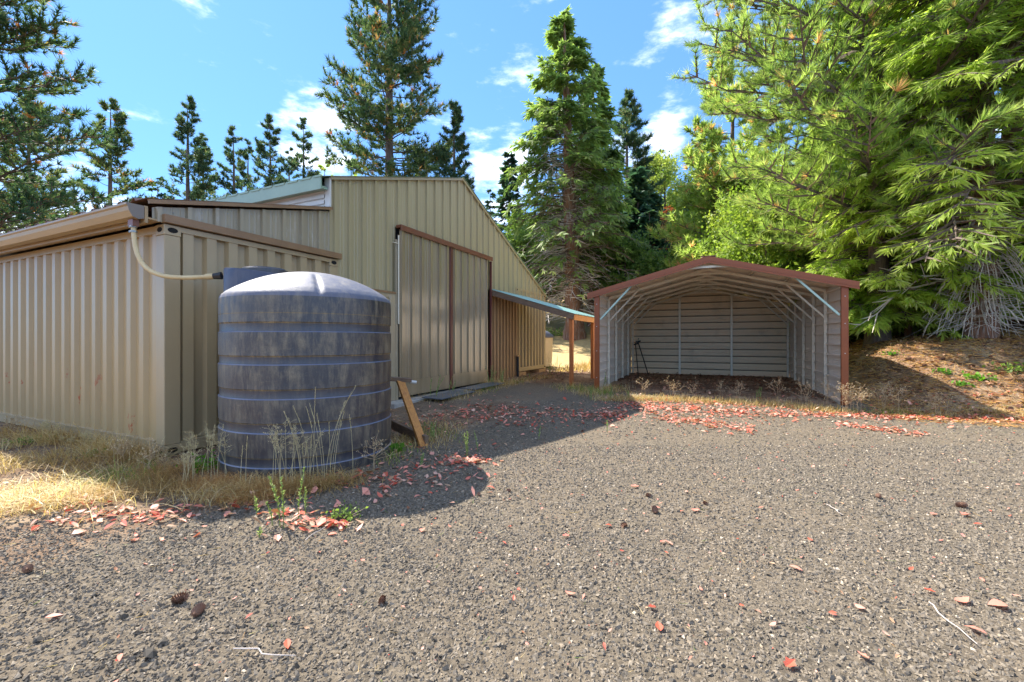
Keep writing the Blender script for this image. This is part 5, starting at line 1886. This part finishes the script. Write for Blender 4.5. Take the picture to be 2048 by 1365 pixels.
scatter_line([(0, 985), (120, 1005), (250, 1030)], 16, 85)
scatter_line([(560, 1055), (640, 1050), (700, 1060)], 8, 51)
scatter_line([(1720, 800), (1850, 790), (2040, 790)], 25, 119)
scatter_line([(780, 870), (850, 850), (900, 830)], 14, 102)
X = np.array(LX_); Y = np.array(LY_)
# a thin sprinkle over the whole drive
n = 2300
Ys = np.sqrt(r.uniform(1.5 ** 2, 8.2 ** 2, n)); Xs = r.uniform(-.95, 1.25, n) * Ys
X = np.concatenate([X, Xs]); Y = np.concatenate([Y, Ys])
size = r.uniform(.035, .085, len(X))
size[-n:] = .007 + .032 * r.random(n) ** 2.5
ok = not_inside(X, Y, .04); X, Y, size = X[ok], Y[ok], size[ok]
V, F, T = litter(X, Y, size, np.clip(r.random(len(X)), 0, 1), r)
link('fallen_leaves', np_mesh('fallen_leaves', V, F, T), M['fallen'], kind='stuff', label='carpet of salmon and red fallen leaves in drifts over the gravel')
# brown litter inside the carport and under the awning, and on the bank
n = 1500
a_, b_ = r.uniform(.1, CW - .1, n), r.uniform(.1, CD - .1, n)
X1 = CP0.x + WC.x * a_ + UC.x * b_; Y1 = CP0.y + WC.y * a_ + UC.y * b_
X2, Y2 = in_band(500, (G(1060, 760), G(1140, 745)), .5, r)
n3 = 5200
s3, m3 = r.uniform(6.6, 13.5, n3), r.uniform(8.4, 14.5, n3)
X3 = P0.x + U.x * s3 + W.x * m3; Y3 = P0.y + U.y * s3 + W.y * m3
X = np.concatenate([X1, X2, X3]); Y = np.concatenate([Y1, Y2, Y3])
ok = not_inside(X, Y, .05); X, Y = X[ok], Y[ok]
V, F, T = litter(X, Y, r.uniform(.04, .10, len(X)), r.random(len(X)) ** 1.3, r)
link('leaf_litter', np_mesh('leaf_litter', V, F, T), M['fallen_brown'], kind='stuff', label='brown leaf litter inside the carport and over the bank')
# needle and twig litter on the bank
n = 24000
s3, m3 = r.uniform(6.2, 13.8, n), r.uniform(8.0, 15.0, n)
X3 = P0.x + U.x * s3 + W.x * m3; Y3 = P0.y + U.y * s3 + W.y * m3
Z3 = ground_h(X3, Y3) + .012
P3 = np.stack([X3, Y3, Z3], 1)
D3 = r.normal(0, 1, (n, 3)) * np.array([1, 1, .18])
V, F, T = needles(P3, D3, r.uniform(.06, .26, n), 1, .1, .0065, r.random(n), r)
link('needle_litter', np_mesh('needle_litter', V, F, T), M['straw_orange'], kind='stuff', label='rusty pine needle litter covering the bank')
# straw and needle bits on the gravel
n = 2600
Ys = np.sqrt(r.uniform(1.4 ** 2, 7.5 ** 2, n)); Xs = r.uniform(-1.2, 1.25, n) * Ys
ok = not_inside(Xs, Ys, .05); Xs, Ys = Xs[ok], Ys[ok]; n = len(Xs)
P3 = np.stack([Xs, Ys, ground_h(Xs, Ys) + .014], 1)
V, F, T = needles(P3, r.normal(0, 1, (n, 3)) * np.array([1, 1, .1]), r.uniform(.02, .09, n), 1, .05, .0013, r.random(n), r)
link('straw_bits', np_mesh('straw_bits', V, F, T), M['straw'], kind='stuff', label='loose straw and needle bits on the gravel')

# single leaves that stand out on the open gravel
base_leaf = {}
for i, (V, F) in enumerate(LS):
    for tn, tv in (('salmon', .62), ('red', .12), ('pale', .86), ('deep', .02)):
        pass
SINGLE = [
    (1325, 1090, 'salmon', .075, 'salmon leaf overlapped by a pale one on the open gravel'), (1338, 1092, 'pale', .06, 'pale oval leaf tucked against a salmon leaf'),
    (1332, 1111, 'red', .055, 'round coral leaf just below the overlapping pair'), (1318, 1264, 'red', .075, 'lobed coral leaf in the lower middle of the gravel'),
    (1303, 1222, 'red', .055, 'jagged orange red leaf above the lobed coral one'), (1484, 1218, 'red', .035, 'small scarlet leaf on the dark stones'),
    (1592, 1145, 'salmon', .085, 'narrow salmon leaf pointing at the tan patch'), (1580, 1337, 'red', .075, 'flame orange leaf at the lower picture edge'),
    (1373, 987, 'pale', .07, 'long pale pink leaf far out on the gravel'), (1391, 1024, 'salmon', .075, 'flat salmon leaf right of the folded coral one'),
    (1364, 1028, 'red', .05, 'folded coral leaf left of a flat salmon one'), (1217, 1057, 'red', .055, 'thin red leaf beside a dark cone'),
    (1315, 1020, 'salmon', .05, 'salmon leaf above the broken cone'), (1270, 978, 'salmon', .09, 'curled pair like salmon leaf in the distance of the gravel'),
    (575, 1297, 'red', .08, 'orange red leaf lying alone on the left gravel'), (108, 1243, 'salmon', .075, 'small salmon leaf on the left gravel'),
    (555, 1085, 'pale', .10, 'large pale pink folded leaf just outside the tank shadow'), (270, 1085, 'red', .06, 'red leaf below the straw edge'),
    (240, 1325, 'salmon', .06, 'salmon leaf near the lower left stones'), (1132, 1078, 'salmon', .06, 'pink leaf left of the twig on the gravel'),
    (1141, 1192, 'salmon', .07, 'broken pink leaf in the middle foreground'), (1925, 1210, 'salmon', .10, 'long orange pink leaf at the right'),
    (1950, 1268, 'salmon', .09, 'pink leaf crossing a straw stem on the right'), (1995, 1218, 'salmon', .09, 'orange leaf near the right picture edge'),
    (1822, 1143, 'red', .055, 'dark red leaf with raised tip'), (1930, 1035, 'salmon', .10, 'salmon leaf under a cone at the right'),
    (1955, 1053, 'red', .07, 'coral leaf right of the cone'), (1867, 1032, 'salmon', .08, 'salmon leaf in the sunny distance right'),
    (1860, 1188, 'red', .06, 'small coral leaf in the right foreground'), (1720, 1222, 'pale', .055, 'round pale leaf in the right middle ground'),
    (1665, 1232, 'red', .05, 'coral leaf on the dark gravel, left of the round pale one'), (1725, 1322, 'salmon', .06, 'salmon leaf near the lower edge, right of the middle'),
    (1545, 1255, 'pale', .05, 'tan pink leaf near the dry tuft'), (1620, 1085, 'red', .05, 'coral leaf in the middle distance'),
    (690, 1090, 'salmon', .05, 'faint pink leaf below the mossy tuft'), (845, 1065, 'salmon', .06, 'pink leaf at the rim of the tank shadow'),
]
tones = {'salmon': .40, 'red': .16, 'pale': .62}
for i, (px, py, col, sz, lab) in enumerate(SINGLE):
    V, F = LF[(i * 5 + 2) % 12]
    key = (i * 5 + 2) % 12, col
    if key not in base_leaf:
        base_leaf[key] = np_mesh('fallen_leaf', V, F, np.full(len(V), tones[col]))
    o = link('fallen_leaf', base_leaf[key], M['fallen'], None, label=lab, cat='leaf', group='single leaves on the open gravel')
    p = G(px, py)
    o.location = (p.x, p.y, p.z + .014)
    o.scale = (sz * .82,) * 3
    o.rotation_euler = (r.uniform(-.2, .3), r.uniform(-.2, .2), r.uniform(0, 6.28))

# cones
def cone_mesh(seed):
    r = np.random.default_rng(seed)
    segs = []
    V, F = limbs_np([(np.array([[0, 0, -.5], [0, 0, -.3], [0, 0, 0], [0, 0, .3], [0, 0, .5]]), np.array([.02, .20, .26, .18, .02]))], 8)
    m = 90
    q = np.linspace(-.46, .46, m)
    a = np.arange(m) * 2.4
    rad = .28 * np.sqrt(np.clip(1 - (q / .56) ** 2, 0, 1))
    P = np.stack([np.cos(a) * rad * .6, np.sin(a) * rad * .6, q], 1)
    D = unit(np.stack([np.cos(a), np.sin(a), np.full(m, .55)], 1))
    S = unit(np.cross(D, [0, 0, 1.0]))
    tip = P + D * .22
    V2 = np.stack([P - S * .07, P + S * .07, tip + S * .05, tip - S * .05], 1).reshape(-1, 3)
    F2 = np.arange(m * 4).reshape(-1, 4) + len(V)
    return np.concatenate([V, V2]), np.concatenate([F, F2])


CONES = [(1296, 995, .06, 'upright half buried stone like cone in the sunny distance'), (1249, 1057, .06, 'dark pine cone beside a thin red leaf'), (1310, 1027, .08, 'broken brown cone under the salmon leaf'),
         (1410, 1010, .05, 'small cone beside a coral leaf in the distance'), (1757, 998, .07, 'dark cone lying alone on the right gravel'), (1925, 1018, .09, 'brown cone among the leaf heap at the right'),
         (395, 1232, .085, 'chewed brown cone in the left foreground'), (357, 1208, .09, 'long chewed cone core left of the other'), (55, 1148, .08, 'reddish cone core at the left picture edge'),
         (1018, 985, .05, 'cone at the rim of the tank shadow'), (1165, 865, .06, 'cone on the barn shadow edge'), (765, 1208, .06, 'rusty cone scrap in the middle foreground'),
         (2018, 822, .12, 'large cone lying on the leaf line at the foot of the bank'), (1818, 722, .14, 'dark cone on the bank top, left of two'), (1885, 722, .14, 'dark cone on the bank top, nearest the bare twigs'),
         (1848, 735, .11, 'cone on the bank slope between the two dark ones'), (958, 992, .05, 'cone in the leaves inside the tank shadow')]
cms = []
for k in range(3):
    V, F = cone_mesh(k)
    cms.append(np_mesh('pine_cone', V, F))
for i, (px, py, sz, lab) in enumerate(CONES):
    o = link('pine_cone', cms[i % 3], M['cone'], None, label=lab, cat='pine cone', group='pine cones')
    p = G(px, py)
    o.location = (p.x, p.y, p.z + sz * .28)
    o.scale = (sz * .78,) * 3
    o.rotation_euler = (R(90) + r.uniform(-.3, .3), r.uniform(-.3, .3), r.uniform(0, 6.28))

# twigs and a few larger stones on the gravel
for i, (a_, b_, lab) in enumerate((((460, 1068), (512, 1046), 'short brown twig at the rim of the tank shadow'), ((610, 1088), (655, 1058), 'thin straw twig on the lit gravel before the tank'),
                                   ((1853, 1215), (1952, 1302), 'long pale straw stem lying across the right gravel'), ((1655, 1015), (1690, 1040), 'bleached twig near the cone heap'),
                                   ((470, 1312), (590, 1330), 'fine dark twig in the left foreground'))):
    p, q = G(*a_), G(*b_)
    mid = (p + q) / 2
    pts = [p.lerp(q, t_) - mid + Vector((r.normal(0, .008), r.normal(0, .008), .022 + r.normal(0, .002))) for t_ in np.linspace(0, 1, 7)]
    o = MB().tube(pts, [.0026, .003, .0028, .0026, .0022, .002, .0014], 5).build('twig', M['dead_wood'] if i else M['limb_dark'], None, label=lab, cat='twig', group='twigs on the gravel')
    o.location = mid
for i, (px, py, sz, lab) in enumerate(((300, 1322, .030, 'large dark angular stone in the left foreground'), (75, 1290, .022, 'dark stone at the lower left'), (250, 1240, .018, 'flat dark stone above the large angular one'),
                                       (190, 1195, .016, 'dark stone in the left middle gravel'), (325, 1290, .02, 'greenish stone right of the fine twig'))):
    rr = np.random.default_rng(60 + i)
    B = np.array([[1, 0, 0], [.3, .9, .1], [-.8, .6, 0], [-1, -.3, 0], [0, -1, 0], [.8, -.6, .1], [.5, 0, .7], [-.4, .2, .75], [-.1, -.4, .6]]) + rr.normal(0, .12, (9, 3))
    f = [(0, 1, 6), (1, 7, 6), (1, 2, 7), (2, 3, 7), (3, 8, 7), (3, 4, 8), (4, 5, 8), (5, 6, 8), (5, 0, 6), (6, 7, 8), (5, 4, 3, 2, 1, 0)]
    mb = MB(); mb.add(B * sz, f)
    o = mb.build('stone', M['stone'], None, label=lab, cat='stone', group='larger stones in the gravel')
    p = G(px, py)
    o.location = (p.x, p.y, p.z + sz * .35)
    o.rotation_euler = (0, 0, rr.uniform(0, 6))
